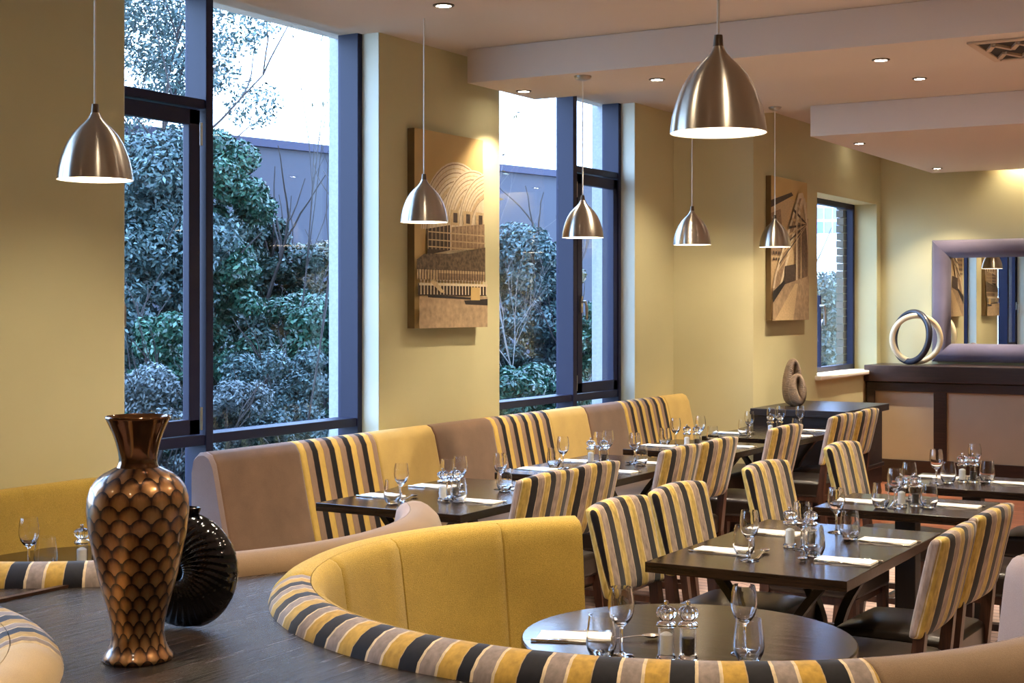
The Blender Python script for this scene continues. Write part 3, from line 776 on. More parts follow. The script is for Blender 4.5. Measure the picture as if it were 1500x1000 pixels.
# ---------------------------------------------------------------- chairs (face +y)
def make_chair():
    r = empty('dining_chair', (0, 0, 0))
    hw = .225
    # back pad: slightly raked, rounded
    bm = bmesh.new(); nz, nx = 9, 8; th = .036
    grid = {}
    for s in (0, 1):
        for i in range(nx+1):
            for k in range(nz+1):
                fx, fz = i/nx*2-1, k/nz
                x = fx*(hw+.006+.012*fz); z = .605+fz*.335-.012*fx*fx*(1 if k == nz else 0)+.004*(1-fx*fx)
                y = -.235-.075*fz+.018*fx*fx
                puff = (1-abs(fx)**6)*(1-abs(2*fz-1)**6)
                y += (th*(.62+.38*puff))*(1 if s else -1)
                grid[s, i, k] = bm.verts.new((x, y, z))
    for s in (0, 1):
        for i in range(nx):
            for k in range(nz): bm.faces.new((grid[s, i, k], grid[s, i+1, k], grid[s, i+1, k+1], grid[s, i, k+1]))
    for i in range(nx):
        for k in (0, nz): bm.faces.new((grid[0, i, k], grid[0, i+1, k], grid[1, i+1, k], grid[1, i, k]))
    for k in range(nz):
        for i in (0, nx): bm.faces.new((grid[0, i, k], grid[0, i, k+1], grid[1, i, k+1], grid[1, i, k]))
    add('backrest', bm, M['st_chair'], r, bevel=.014, seg=3, ang=60)
    bm = bmesh.new(); n = 10; g = {}
    for i in range(n+1):
        for j in range(n+1):
            fx, fy = i/n*2-1, j/n*2-1
            z = .488+.024*(1-fx**4)*(1-fy**4)
            g[i, j] = bm.verts.new((fx*(.222+.008*fy), fy*.222+.005, z))
    for i in range(n):
        for j in range(n): bm.faces.new((g[i, j], g[i+1, j], g[i+1, j+1], g[i, j+1]))
    low = {}
    per = [(i, 0) for i in range(n)]+[(n, j) for j in range(n)]+[(i, n) for i in range(n, 0, -1)]+[(0, j) for j in range(n, 0, -1)]
    lv = [bm.verts.new((g[p].co.x, g[p].co.y, .385)) for p in per]
    for a in range(len(per)):
        b = (a+1) % len(per); bm.faces.new((g[per[a]], g[per[b]], lv[b], lv[a]))
    bm.faces.new(lv)
    add('seat', bm, M['leather'], r, bevel=.018, seg=3, ang=60)
    for s in (-1, 1):
        bm = bmesh.new(); taper(bm, (s*.198, .20, .386), (s*.198, .205, 0), (.023, .023), (.016, .016)); add('leg', bm, M['chairwood'], r, flat=True)
        bm = bmesh.new(); taper(bm, (s*.198, -.232, .63), (s*.198, -.205, .40), (.02, .018), (.022, .022)); taper(bm, (s*.198, -.205, .40), (s*.198, -.255, 0), (.022, .022), (.016, .018))
        add('leg', bm, M['chairwood'], r, flat=True)
        add('stretcher', B(s*.198-.011, s*.198+.011, -.22, .19, .15, .18), M['chairwood'], r, flat=True)
    add('stretcher', B(-.19, .19, -.02, .004, .153, .177), M['chairwood'], r, flat=True)
    add('seat_rail', B(-.205, .205, -.20, .2, .35, .388), M['chairwood'], r, flat=True)
    return r
ch = make_chair(); used = [False]
def chair(x, y, rz, label):
    c = copy_tree(ch) if used[0] else ch; used[0] = True
    c.location = (x, y, 0); c.rotation_euler = (0, 0, R(rz)); tag(c, label, 'chair', 'striped velvet dining chairs')
# wall-side pairs of the aisle tables face -y (rz 180), others face +y
chair(4.93, 2.17, 180+1, 'striped chair across the four-seat aisle table, next to the mustard booth end')
chair(5.46, 2.17, 180-1, 'striped chair across the four-seat aisle table, partner farther from the booth')
chair(6.45, 2.17, 180-2, 'striped chair at the wall side of the small table behind the four-seat table')
chair(7.58, 2.17, 180-1, 'striped chair on the wall side of the aisle table closest to the panelled cabinet')
chair(4.86, 1.49, 1, 'striped chair with its back to the booth rim, tucked under the four-seat table')
chair(5.42, 1.49, -2, 'striped chair beside the booth-rim chair, at the far corner of the four-seat table')
chair(6.82, 1.46, 0, 'striped chair cut by the frame at the small table behind the four-seat table')
chair(7.92, 1.45, 0, 'striped chair with dark seat cut by the frame, at the table closest to the cabinet')
chair(5.56, 3.42, 1, 'striped chair backing the mustard booth end, at the first window table')
chair(6.01, 3.42, -1, 'striped chair at the first window table, on the side of the second table')
chair(6.99, 3.42, 1, 'striped chair at the second window table, on the side of the first table')
chair(7.50, 3.42, -1, 'striped chair at the second window table, on the side of the third table')
chair(8.57, 3.42, -2, 'single striped chair at the third window table')
chair(9.66, 3.42, 0, 'striped chair at the corner table, in front of the sideboard')
chair(10.2, 3.42, 0, 'striped chair at the corner table, closest to the panelled cabinet')

# ---------------------------------------------------------------- tableware
def proto(fn):
    o = fn(); o['_p'] = 1; return o
pool = {}
def place(kind, x, y, z, rz, label, cat, group):
    if kind in pool: o = copy_tree(pool[kind])
    else: o = MAKE[kind](); pool[kind] = o
    o.location = (x, y, z); o.rotation_euler = (0, 0, rz); tag(o, label, cat, group)
    return o
def mk_wine():
    P = [(0, 0), (.034, 0), (.0345, .0015), (.031, .003), (.012, .006), (.0052, .012), (.0042, .03), (.0042, .07), (.007, .078), (.018, .086), (.028, .100), (.0335, .118), (.035, .132), (.0335, .155), (.029, .180),
         (.0275, .180), (.0318, .155), (.0332, .132), (.0318, .118), (.0265, .102), (.016, .089), (0, .084)]
    return add('wine_glass', L(P, 28), M['glass'])
def mk_water():
    P = [(0, 0), (.022, 0), (.027, .003), (.037, .024), (.0405, .040), (.0385, .066), (.0325, .112), (.0312, .112), (.0368, .066), (.0386, .040), (.035, .026), (.024, .012), (0, .010)]
    return add('water_glass', L(P, 28), M['glass'])
def mk_mill(fill):
    r = empty('salt_mill' if fill == 'salt' else 'pepper_mill', (0, 0, 0))
    add('body', L([(.0175, .014), (.0208, .014), (.0208, .083), (.0175, .083)], 28, True), M['acrylic'], r)
    add('base', L([(0, 0), (.0235, 0), (.0258, .003), (.0258, .009), (.0222, .0135), (0, .0135)], 28), M['glass'], r)
    add('collar', L([(0, .0835), (.0218, .0835), (.0262, .086), (.0268, .091), (.0225, .097), (.0135, .0995), (0, .0995)], 28), M['glass'], r)
    bm = bmesh.new()
    n = 8; seg = 48
    def rr(a, b): return b*(1+.10*math.cos(n*a))
    prof = [(.0, .101), (.012, .100), (.017, .106), (.0235, .113), (.026, .121), (.0235, .130), (.016, .136), (.007, .139), (0, .139)]
    rings = []
    for b, z in prof:
        rings.append([bm.verts.new((rr(2*PI*i/seg, b)*math.cos(2*PI*i/seg), rr(2*PI*i/seg, b)*math.sin(2*PI*i/seg), z)) for i in range(seg)] if b > 0 else [bm.verts.new((0, 0, z))])
    for a, b in zip(rings, rings[1:]):
        for i in range(seg):
            j = (i+1) % seg
            if len(a) == 1: bm.faces.new((a[0], b[j], b[i]))
            elif len(b) == 1: bm.faces.new((a[i], a[j], b[0]))
            else: bm.faces.new((a[i], a[j], b[j], b[i]))
    add('cap', bm, M['glass'], r)
    add('filling', L([(0, .0145), (.0168, .0145), (.0168, .064 if fill == 'salt' else .056), (.008, .070 if fill == 'salt' else .058), (0, .072 if fill == 'salt' else .058)], 24), M['salt' if fill == 'salt' else 'pepper'], r)
    add('spindle', L([(0, .1395), (.003, .1395), (.0055, .141), (.0068, .146), (.0055, .151), (0, .153)], 16), M['cutlery'], r)
    return r
def mk_napkin():
    bm = bmesh.new(); n = 8
    r = None
    for k, (hx, hy, z0, z1) in enumerate(((.045, .105, 0, .004), (.044, .1035, .0042, .0078))):
        box(bm, -hx, hx, -hy, hy, z0, z1)
    return add('napkin', bm, M['napkin'], bevel=.0015)
def flat_sweep(bm, stations):
    """stations: (y, halfwidth, z, thickness)"""
    fr = []
    for y, hw, z, th in stations:
        def f(u, w, y=y, hw=hw, z=z, th=th): return (u*hw, y, z+w*th)
        fr.append(f)
    return sweep_prof(bm, [(-1, .3), (-.7, 0), (.7, 0), (1, .3), (1, .7), (.7, 1), (-.7, 1), (-1, .7)], fr)
def mk_knife():
    bm = bmesh.new(); flat_sweep(bm, [(-.105, .004, .001, .005), (-.10, .0065, .001, .006), (-.05, .0055, .001, .006), (-.01, .004, .001, .006), (0, .006, .0015, .003), (.03, .0085, .002, .0018), (.08, .009, .002, .0016), (.098, .006, .002, .0014), (.105, .0015, .002, .001)])
    return add('knife', bm, M['cutlery'])
def mk_fork():
    bm = bmesh.new(); flat_sweep(bm, [(-.10, .005, .001, .003), (-.095, .0068, .001, .003), (-.04, .0045, .002, .003), (.01, .0032, .005, .003), (.035, .004, .006, .0025), (.05, .0105, .003, .002), (.062, .0118, .002, .002)])
    for k in range(4):
        x = -.0098+k*.0065
        box(bm, x-.0017, x+.0017, .0, .045, 0, .0018, mat=Matrix.Translation((0, .060, .003)) @ Matrix.Rotation(R(5), 4, 'X'))
    return add('fork', bm, M['cutlery'])
def mk_spoon():
    bm = bmesh.new(); flat_sweep(bm, [(-.10, .005, .001, .0028), (-.095, .0068, .001, .0028), (-.04, .0045, .003, .0028), (.01, .0032, .008, .0028), (.03, .0035, .009, .0028), (.038, .006, .008, .0025)])
    # bowl
    rings = []
    for s in (1, .72, .4):
        rings.append([bm.verts.new((.0185*s*math.cos(a), .064+.028*s*math.sin(a), .0115-.0095*(1-s*s))) for a in [2*PI*i/20 for i in range(20)]])
    for a, b in zip(rings, rings[1:]):
        for i in range(20): bm.faces.new((a[i], a[(i+1) % 20], b[(i+1) % 20], b[i]))
    bm.faces.new(rings[-1])
    o = add('spoon', bm, M['cutlery'])
    s = o.modifiers.new('thick', 'SOLIDIFY'); s.thickness = .0008
    return o
MAKE = {'wine': mk_wine, 'water': mk_water, 'salt': lambda: mk_mill('salt'), 'pepper': lambda: mk_mill('pepper'), 'napkin': mk_napkin, 'knife': mk_knife, 'fork': mk_fork, 'spoon': mk_spoon}
ZTAB = .7503
def setting(x, y, side, where, spoon=None, ang=0, glass=None):
    """side: +1 diner sits at +y (by the windows), -1 diner at -y"""
    rz = (PI if side > 0 else 0)+R(ang)
    ca, sa = math.cos(rz), math.sin(rz)
    W = lambda dx, dy: (x+dx*ca-dy*sa, y+dx*sa+dy*ca)
    place('napkin', x, y, ZTAB, rz, 'white napkin '+where, 'napkin', 'folded napkins')
    p = W(.057, -.012); place('knife', *p, ZTAB, rz, 'knife beside the napkin '+where, 'knife', 'table knives')
    p = W(-.060, -.008); place('fork', *p, ZTAB, rz, 'fork beside the napkin '+where, 'fork', 'table forks')
    p = W(-.002, .15) if spoon is None else spoon
    place('spoon', *p, ZTAB, rz+R(100 if spoon is None else 20), 'spoon by the napkin '+where, 'spoon', 'table spoons')
def wine(x, y, where): place('wine', x, y, ZTAB, rnd.random(), 'clear wine glass '+where, 'wine glass', 'stemmed wine glasses')
def water(x, y, where): place('water', x, y, ZTAB, rnd.random(), 'stemless water glass '+where, 'water glass', 'stemless water glasses')
def mills(a, b, where):
    place('salt', *a, ZTAB, 0, 'clear acrylic salt mill '+where, 'salt mill', 'salt mills')
    place('pepper', *b, ZTAB, 0, 'clear acrylic pepper mill '+where, 'pepper mill', 'pepper mills')

# round booth table
setting(3.545, 1.90, +1, 'on the striped-rim round table', spoon=(3.60, 1.765), ang=20)
wine(3.42, 1.70, 'beside the napkin on the striped-rim round table')
water(3.375, 1.735, 'beside the napkin on the striped-rim round table')
mills((3.45, 1.585), (3.475, 1.535), 'on the striped-rim round table')
wine(3.61, 1.435, 'behind a water glass on the striped-rim round table')
water(3.53, 1.39, 'at the bare side of the striped-rim round table')
# four-seat aisle table
A = 'on the four-seat aisle table '
setting(5.08, 2.10, +1, A+'at the chair next to the booth')
setting(5.59, 2.09, +1, A+'wall side, far corner')
setting(5.10, 1.64, -1, A+'before the booth-rim chair')
setting(5.61, 1.64, -1, A+'before the far corner chair')
wine(4.945, 1.945, A+'wall side, near the booth end'); water(5.03, 2.0, A+'wall side, near the booth end')
wine(5.27, 1.865, A+'right behind the mills'); water(5.15, 1.775, A+'before the booth-rim chair')
wine(5.74, 1.885, A+'at the far corner'); water(5.60, 1.785, A+'at the far corner')
mills((5.31, 1.925), (5.33, 1.85), 'on the four-seat aisle table')
# first window table
A = 'on the first window table, '
setting(5.72, 4.12, +1, A+'banquette side, by the brown panel')
setting(6.16, 4.12, +1, A+'banquette side, by the second table')
setting(5.79, 3.62, -1, A+'aisle side, by the booth end')
setting(6.30, 3.62, -1, A+'aisle side, behind the striped chair')
wine(5.61, 3.935, A+'apart from the mills'); water(5.53, 3.93, A+'apart from the mills')
wine(5.87, 3.85, A+'first behind the mills'); wine(6.02, 3.87, A+'second behind the mills')
water(5.74, 3.70, A+'in front of the mills'); wine(6.25, 3.78, A+'close to the second table'); water(6.19, 3.72, A+'close to the second table')
mills((5.75, 3.795), (5.81, 3.765), 'on the first window table')
# second window table
A = 'on the second window table, '
setting(7.12, 4.06, +1, A+'banquette side, by the first table')
setting(7.60, 4.06, +1, A+'banquette side, by the mills')
setting(7.24, 3.62, -1, A+'aisle side, over the striped chairs')
setting(7.72, 3.62, -1, A+'aisle side, by the third table')
wine(7.23, 3.96, A+'on its own by the mustard panel'); water(7.25, 4.03, A+'on its own by the mustard panel')
wine(7.62, 3.93, A+'first behind the mills'); wine(7.74, 3.935, A+'second behind the mills')
wine(7.66, 3.72, A+'close to the third table'); water(7.62, 3.66, A+'close to the third table')
mills((7.52, 3.935), (7.56, 3.87), 'on the second window table')
# third window table
A = 'on the third window table, '
setting(8.72, 4.06, +1, A+'banquette side'); setting(8.93, 3.60, -1, A+'aisle side')
wine(8.83, 3.99, A+'banquette side'); water(8.80, 4.055, A+'banquette side')
wine(9.08, 3.92, A+'behind the mills'); water(9.12, 3.85, A+'behind the mills')
mills((8.72, 3.86), (8.74, 3.80), 'on the third window table')
# corner table
A = 'on the corner table, '
setting(9.86, 4.02, +1, A+'wall side'); setting(9.90, 3.54, -1, A+'before the striped chair'); setting(10.38, 3.56, -1, A+'closest to the sideboard')
wine(9.66, 3.80, A+'towards the third table'); water(9.80, 3.90, A+'wall side')
wine(10.15, 3.82, A+'first behind the mills'); wine(10.30, 3.80, A+'second behind the mills'); wine(10.37, 3.68, A+'closest to the sideboard'); water(10.08, 3.60, A+'before the sideboard')
mills((9.90, 3.735), (9.96, 3.69), 'on the corner table')
# small aisle tables
A = 'on the table behind the four-seat one, '
setting(6.70, 2.08, +1, A+'wall side'); setting(6.77, 1.66, -1, A+'aisle side')
water(6.55, 1.945, A+'beside the salt mill'); wine(6.57, 1.885, A+'beside the salt mill'); wine(6.86, 1.90, A+'behind the mills'); water(6.66, 1.755, A+'beside the pepper mill')
mills((6.64, 1.875), (6.69, 1.825), 'on the table behind the four-seat one')
A = 'on the table closest to the cabinet, '
setting(7.86, 2.02, +1, A+'wall side'); setting(7.78, 1.62, -1, A+'aisle side')
wine(7.56, 1.955, A+'standing free of the mills'); water(7.64, 1.915, A+'beside the salt mill'); wine(7.98, 1.86, A+'behind the mills'); water(7.80, 1.755, A+'beside the pepper mill')
mills((7.73, 1.865), (7.755, 1.815), 'on the table closest to the cabinet')
# window booth
wine(3.50, 4.03, 'in the window booth behind the striped rim'); water(3.53, 3.98, 'in the window booth behind the striped rim')
mills((3.62, 3.90), (3.66, 3.87), 'in the window booth, partly behind the bronze vase')

# ---------------------------------------------------------------- vases on the ledge
va = empty('vase', (2.36, 2.367, .8802)); tag(va, 'tall bronze vase with fish-scale pattern and flared neck on the ledge', 'vase')
body = [(0, 0), (.074, 0), (.077, .004), (.076, .010), (.068, .020), (.060, .038), (.0565, .060), (.058, .082), (.066, .115), (.077, .152), (.088, .193), (.099, .245), (.107, .285), (.1115, .330), (.110, .358), (.103, .382), (.091, .400), (.074, .413), (.056, .422), (.047, .4265)]
add('body', L(body, 72), M['scales'], va, ang=80)
neck = [(.046, .426), (.042, .436), (.0415, .446), (.044, .462), (.049, .482), (.056, .502), (.065, .522), (.0705, .5335), (.0715, .538), (.0695, .5395), (.066, .536), (.060, .52), (.051, .50), (.044, .48), (.039, .45), (0, .43)]
add('neck', L(neck, 64), M['bronze'], va, ang=80)

sh = empty('shell_vase', (2.647, 2.497, .8802), 0); tag(sh, 'black glazed disc vase like a ribbed shell behind the bronze vase', 'vase')
bm = bmesh.new(); n1, n2 = 304, 18
rows = {}
Rd = .142
for side in (-1, 1):
    for k in range(n2+1):
        s = k/n2
        for i in range(n1):
            a = 2*PI*i/n1
            rr = Rd*s
            th = .062*(max(0, 1-s**2.6))**.55
            dimp = -.030*math.exp(-(s/.14)**2)
            rib = .0042*math.cos(38*(a+.7*s))*min(1, s*2.2)*(1-s**8)
            y = side*(th+dimp+(rib if s > .05 else 0))
            x, z = rr*math.cos(a), rr*math.sin(a)*1.0+Rd
            z = max(z, .006)
            if k == 0 and i: continue
            if side == 1 and k == n2: continue
            rows[side, k, i] = bm.verts.new((x, y, z))
G = lambda sd, k, i: rows[sd, 0, 0] if k == 0 else (rows[-1, k, i % n1] if k == n2 else rows[sd, k, i % n1])
for side in (-1, 1):
    for k in range(n2):
        for i in range(n1):
            q = [G(side, k, i), G(side, k, i+1), G(side, k+1, i+1), G(side, k+1, i)]
            u = []
            for v_ in q:
                if v_ not in u: u.append(v_)
            try: bm.faces.new(u)
            except ValueError: pass
add('body', bm, M['black_glaze'], sh, ang=80)
bm = L([(.03, -.005), (.036, .012), (.033, .014), (.026, 0), (.02, -.01)], 28); 
for v_ in bm.verts: v_.co = Vector((v_.co.x*1.2, v_.co.y*.55, v_.co.z+2*Rd-.003))
add('mouth', bm, M['black_glaze'], sh)
sh.rotation_euler = (0, 0, R(-78))

# ---------------------------------------------------------------- far end: cabinet, mirror, ornament, sideboard, sculpture
cb = empty('cabinet', (13.97, 2.3, 0)); tag(cb, 'long dark wood cabinet with fawn panels below the mirror', 'cabinet')
def CB(name, x0, x1, y0, y1, z0, z1, m, bevel=.004): return add(name, B(x0-13.97, x1-13.97, y0-2.3, y1-2.3, z0, z1), M[m], cb, flat=True, bevel=bevel)
CB('body', 13.79, XF-.02, .2, 4.22, 0, 1.0, 'cabwood')
CB('top', 13.72, XF-.005, .18, 4.235, .955, 1.11, 'cabwood', .006)
yy = [4.22, 4.142, 3.585, 3.465, 2.35, 2.23, 1.12, 1.0, .25]
bm = bmesh.new()
box(bm, 13.755-13.97, 13.80-13.97, .2-2.3, 4.22-2.3, .865, .95); box(bm, 13.755-13.97, 13.80-13.97, .2-2.3, 4.22-2.3, 0, .22)
for a, b in ((4.22, 4.142), (3.585, 3.465), (2.35, 2.23), (1.12, 1.0), (.25, .2)): box(bm, 13.757-13.97, 13.80-13.97, b-2.3, a-2.3, .21, .87)
add('panel_frame', bm, M['cabwood'], cb, flat=True, bevel=.004)
for a, b in ((4.142, 3.585), (3.465, 2.35), (2.23, 1.12), (1.0, .25)): CB('panel', 13.775, 13.80, b, a, .22, .865, 'cabpanel', 0)

mr = empty('mirror', (14.285, 2.8, 1.137)); tag(mr, 'large mirror in a padded lilac-grey frame on the far wall', 'mirror')
my0, my1, mz = 1.88-2.8, 3.722-2.8, 1.172
fw = .175
prof = [(0, 0), (0, .05), (.03, .075), (.09, .078), (.15, .05), (fw, .018), (fw, 0)]
loop = [(my1, 0, -1, 1), (my1, mz, -1, -1), (my0, mz, 1, -1), (my0, 0, 1, 1)]
for i in range(4):
    a, b = loop[i], loop[(i+1) % 4]; bm = bmesh.new()
    sweep_prof(bm, prof, [lambda u, w, q=a: (-w, q[0]+q[2]*u, q[1]+q[3]*u), lambda u, w, q=b: (-w, q[0]+q[2]*u, q[1]+q[3]*u)])
    add('frame', bm, M['lilac'], mr, ang=60)
add('mirror_glass', B(-.019, -.012, my0+fw-.01, my1-fw+.01, fw-.01, mz-fw+.01), M['mirror'], mr, flat=True)

ro_ = empty('ring_ornament', (13.92, 3.815, 1.11)); tag(ro_, 'two interlocked rings, dark and cream, standing on the panelled cabinet', 'ornament')
def torus(bm, Rb, r, seg=56, ms=14, mat=Matrix()):
    rings = [[bm.verts.new(mat @ Vector(((Rb+r*math.cos(b))*math.cos(a), r*math.sin(b)*1.0, (Rb+r*math.cos(b))*math.sin(a)))) for b in [2*PI*j/ms for j in range(ms)]] for a in [2*PI*i/seg for i in range(seg)]]
    for i in range(seg):
        p, q = rings[i], rings[(i+1) % seg]
        for j in range(ms): bm.faces.new((p[j], p[(j+1) % ms], q[(j+1) % ms], q[j]))
    return bm
cz = .268
tilt = lambda rz, ry, dx: Matrix.Translation((0, dx, cz)) @ Matrix.Rotation(R(rz), 4, 'Z') @ Matrix.Rotation(R(ry), 4, 'X')
add('ring', torus(bmesh.new(), .236, .030, mat=tilt(58, 7, .02)), M['dark_ring'], ro_)['label'] = 'dark ring'
add('ring', torus(bmesh.new(), .222, .027, mat=tilt(112, -7, -.025) @ Matrix.Translation((0, 0, -.018))), M['cream_ring'], ro_)['label'] = 'cream ring'

sb = empty('sideboard', (11.28, 3.83, 0)); tag(sb, 'black-brown sideboard below the sepia bridge canvas', 'sideboard')
def SB(name, x0, x1, y0, y1, z0, z1, bevel=.004): return add(name, B(x0-11.28, x1-11.28, y0-3.83, y1-3.83, z0, z1), M['sidewood'], sb, flat=True, bevel=bevel)
SB('top', 10.78, 11.93, 3.47, 4.235, .815, .87, .004)
SB('body', 10.83, 11.90, 3.52, 4.23, .06, .815)
SB('shelf_rail', 10.80, 11.90, 3.50, 4.235, .36, .39)
SB('plinth', 10.86, 11.88, 3.55, 4.22, 0, .06)

sc = empty('shell_sculpture', (11.22, 4.03, .87)); tag(sc, 'brown ridged double-shell sculpture standing on the black-brown sideboard', 'sculpture')
M['shellstone'] = plain('ridged_stone', (128, 108, 90), .6, noise=.25, nscale=40, bump=.3)
def shell(Rx, Rz, tube_r, mat, n=120):
    bm = bmesh.new(); ms = 16; rings = []
    for i in range(n):
        a = 2*PI*i/n; k = 1+.045*math.cos(PI*i)
        tr = tube_r*(1.0-.30*math.sin(a))*k
        rings.append([bm.verts.new(mat @ Vector(((Rx+tr*.8*math.cos(b))*math.cos(a), tr*1.25*math.sin(b), Rz+(Rz+tr*.8*math.cos(b))*math.sin(a)))) for b in [2*PI*j/ms for j in range(ms)]])
    for i in range(n):
        p, q = rings[i], rings[(i+1) % n]
        for j in range(ms): bm.faces.new((p[j], p[(j+1) % ms], q[(j+1) % ms], q[j]))
    return bm
add('shell', shell(.040, .152, .046, Matrix.Translation((.03, .035, .050)) @ Matrix.Rotation(R(-35), 4, 'Z') @ Matrix.Rotation(R(4), 4, 'X')), M['shellstone'], sc)
add('shell', shell(.042, .100, .038, Matrix.Translation((-.05, -.045, .042)) @ Matrix.Rotation(R(-40), 4, 'Z') @ Matrix.Rotation(R(-4), 4, 'X')), M['shellstone'], sc)

# ---------------------------------------------------------------- outside
bm = bmesh.new()
gx = [(-6+2.0*i) for i in range(24)]
gy = [5.5, 7, 8.5, 10, 12, 15, 20, 30, 45]
def gz(x, y): return -.25+max(0, (y-6.2))*.10*(1 if y < 14 else 14/y)
gv = [[bm.verts.new((x, y, min(.9, gz(x, y)))) for y in gy] for x in gx]
for i in range(len(gx)-1):
    for j in range(len(gy)-1): bm.faces.new((gv[i][j], gv[i+1][j], gv[i+1][j+1], gv[i][j+1]))
struct('ground', bm, M['ground'])

import numpy as np
def leaves(name, clumps, n, size, seed, mat, parent):
    g = np.random.default_rng(seed)
    cl = np.array([(c[0], c[1], c[2], c[3]) for c in clumps]); w = cl[:, 3]**2; w /= w.sum()
    k = g.choice(len(cl), n, p=w)
    d = g.normal(size=(n, 3)); d /= np.linalg.norm(d, axis=1)[:, None]
    q = cl[k, 3]*(.55+.5*g.random(n)**.7)
    p = cl[k, :3]+d*q[:, None]*np.array([1, 1, .85])
    nr = d*.7+g.normal(size=(n, 3))*.55+np.array([0, 0, .35]); nr /= np.linalg.norm(nr, axis=1)[:, None]
    a = np.cross(nr, g.normal(size=(n, 3))); a /= np.linalg.norm(a, axis=1)[:, None]; b_ = np.cross(nr, a)
    L_ = (size*(.7+.6*g.random(n)))[:, None]; W_ = L_*.42
    v = np.stack([p-a*L_, p+b_*W_+nr*L_*.12, p+a*L_, p-b_*W_+nr*L_*.12], 1).reshape(-1, 3)
    me = bpy.data.meshes.new(name)
    me.vertices.add(4*n); me.vertices.foreach_set('co', v.ravel())
    me.loops.add(4*n); me.loops.foreach_set('vertex_index', np.arange(4*n))
    me.polygons.add(n); me.polygons.foreach_set('loop_start', np.arange(0, 4*n, 4)); 
    me.update(); me.validate(); me.materials.append(mat)
    o = bpy.data.objects.new(name, me); C.objects.link(o); o.parent = parent; o['kind'] = 'stuff'
    return o
def branches(root, height, seed, spread=.5, r0=.05, levels=3, kids=4):
    r = random.Random(seed); bm = bmesh.new(); tips = []
    def grow(p, d, length, rad, lev):
        pts = [p.copy()]; q = p.copy(); dd = d.copy(); n = 5
        for i in range(n):
            dd = (dd+Vector((r.gauss(0, .10), r.gauss(0, .10), r.gauss(.03, .06)))).normalized(); q = q+dd*length/n; pts.append(q.copy())
        tube(bm, pts, [rad*(1-.6*i/n) for i in range(n+1)], 5 if lev else 8)
        if lev >= levels: tips.append(q); return
        for k in range(kids):
            at = pts[2+r.randrange(n-1)]
            nd = (dd+Vector((r.gauss(0, spread), r.gauss(0, spread), r.gauss(.15, spread*.5)))).normalized()
            grow(at, nd, length*(.55+.2*r.random()), rad*.5, lev+1)
        tips.append(q)
    grow(Vector(root), Vector((0, 0, 1)), height*.6, r0, 0)
    return bm, tips
FA = .5361
def at(px, d):           # metres along the sight line of a window: where a plant stands
    tt = (px-750)/2138
    return d*(.8598+.5106*tt), d*(.5106-.8598*tt)
def plant(name, px, d, clumps, n, size, mat, label, cat, seed, trunk=None, bark='bark'):
    x, y = at(px, d); z = min(.9, gz(x, y))
    e = empty(name, (x, y, z)); tag(e, label, cat, 'plants growing on the bank outside the windows')
    leaves('foliage', clumps, int(n*1.8), size*.82, seed, M[mat], e)
    h = trunk or max(c[2] for c in clumps)
    bm, _ = branches((0, 0, -.05), h*1.2, seed+1, .5, .05 if h > 2 else .025, 2, 4)
    add('trunk', bm, M[bark], e)
    return e
rc = random.Random(3)
def blob(h, w_, k, base=.2):
    out = []
    for _ in range(int(k*2.6)):
        z = base+(h-base)*rc.random()**.85
        s = w_*(1-.6*abs(z/h-.45))*rc.uniform(.75, 1.15)
        a = rc.random()*2*PI; q = s*.8*math.sqrt(rc.random())
        out.append((q*math.cos(a), q*math.sin(a), z, w_*rc.uniform(.13, .34)))
    return out
W1, W2L = 'first window', 'second tall window'
plant('evergreen_tree', 205, 12.6, blob(3.0, .85, 34), 34000, .036, 'leaf_blue', 'dense grey-green evergreen seen through the casement of the first window', 'tree', 11)
plant('evergreen_tree', 325, 13.2, blob(3.15, .62, 30), 30000, .036, 'leaf_green', 'dark green evergreen against the mullion of the first window', 'tree', 12)
plant('tall_tree', 222, 19, [(rc.gauss(0, .75), rc.gauss(0, .75), 3.0+rc.random()*3.6, .35+.3*rc.random()) for _ in range(34)], 15000, .045, 'leaf_blue', 'tall airy tree against the sky in the upper pane of the first window', 'tree', 13, 5)
plant('broadleaf_tree', 385, 15.5, blob(2.55, .75, 24), 20000, .04, 'leaf_dark', 'dark shrubby tree in the middle of the first window', 'tree', 14)
plant('broadleaf_tree', 455, 16.2, blob(2.1, .8, 16), 7000, .04, 'leaf_autumn', 'thin yellowing shrub near the far jamb of the first window', 'tree', 15)
plant('grey_shrub', 335, 11.2, blob(1.15, .5, 14, .1), 14000, .024, 'leaf_grey', 'silvery grey shrub low in the first window, beside the mullion', 'shrub', 16)
plant('grey_shrub', 405, 12.0, blob(1.45, .6, 14, .1), 16000, .026, 'leaf_blue', 'blue-grey shrub low in the middle of the first window', 'shrub', 17)
plant('laurel_shrub', 435, 10.9, blob(.72, .5, 14, .05), 9000, .034, 'leaf_bright', 'bright green laurel shrub low at the first window rail', 'shrub', 18)
plant('grey_shrub', 210, 10.8, blob(1.2, .55, 14, .1), 14000, .026, 'leaf_grey', 'grey twiggy shrub low behind the casement of the first window', 'shrub', 19)
plant('laurel_shrub', 238, 11.7, blob(1.55, .5, 14, .2), 10000, .036, 'leaf_green', 'green laurel behind the casement of the first window', 'shrub', 20)
plant('laurel_shrub', 470, 13.4, blob(1.75, .65, 16, .1), 14000, .036, 'leaf_green', 'green laurel shrub by the white jamb of the first window', 'shrub', 21)
plant('evergreen_tree', 768, 17, blob(2.5, .72, 28), 26000, .04, 'leaf_blue', 'leafy grey-green tree in the second tall window', 'tree', 22)
plant('broadleaf_tree', 815, 19, blob(2.1, .65, 18), 9000, .042, 'leaf_autumn', 'tree with a few russet leaves at the mullion of the second tall window', 'tree', 23)
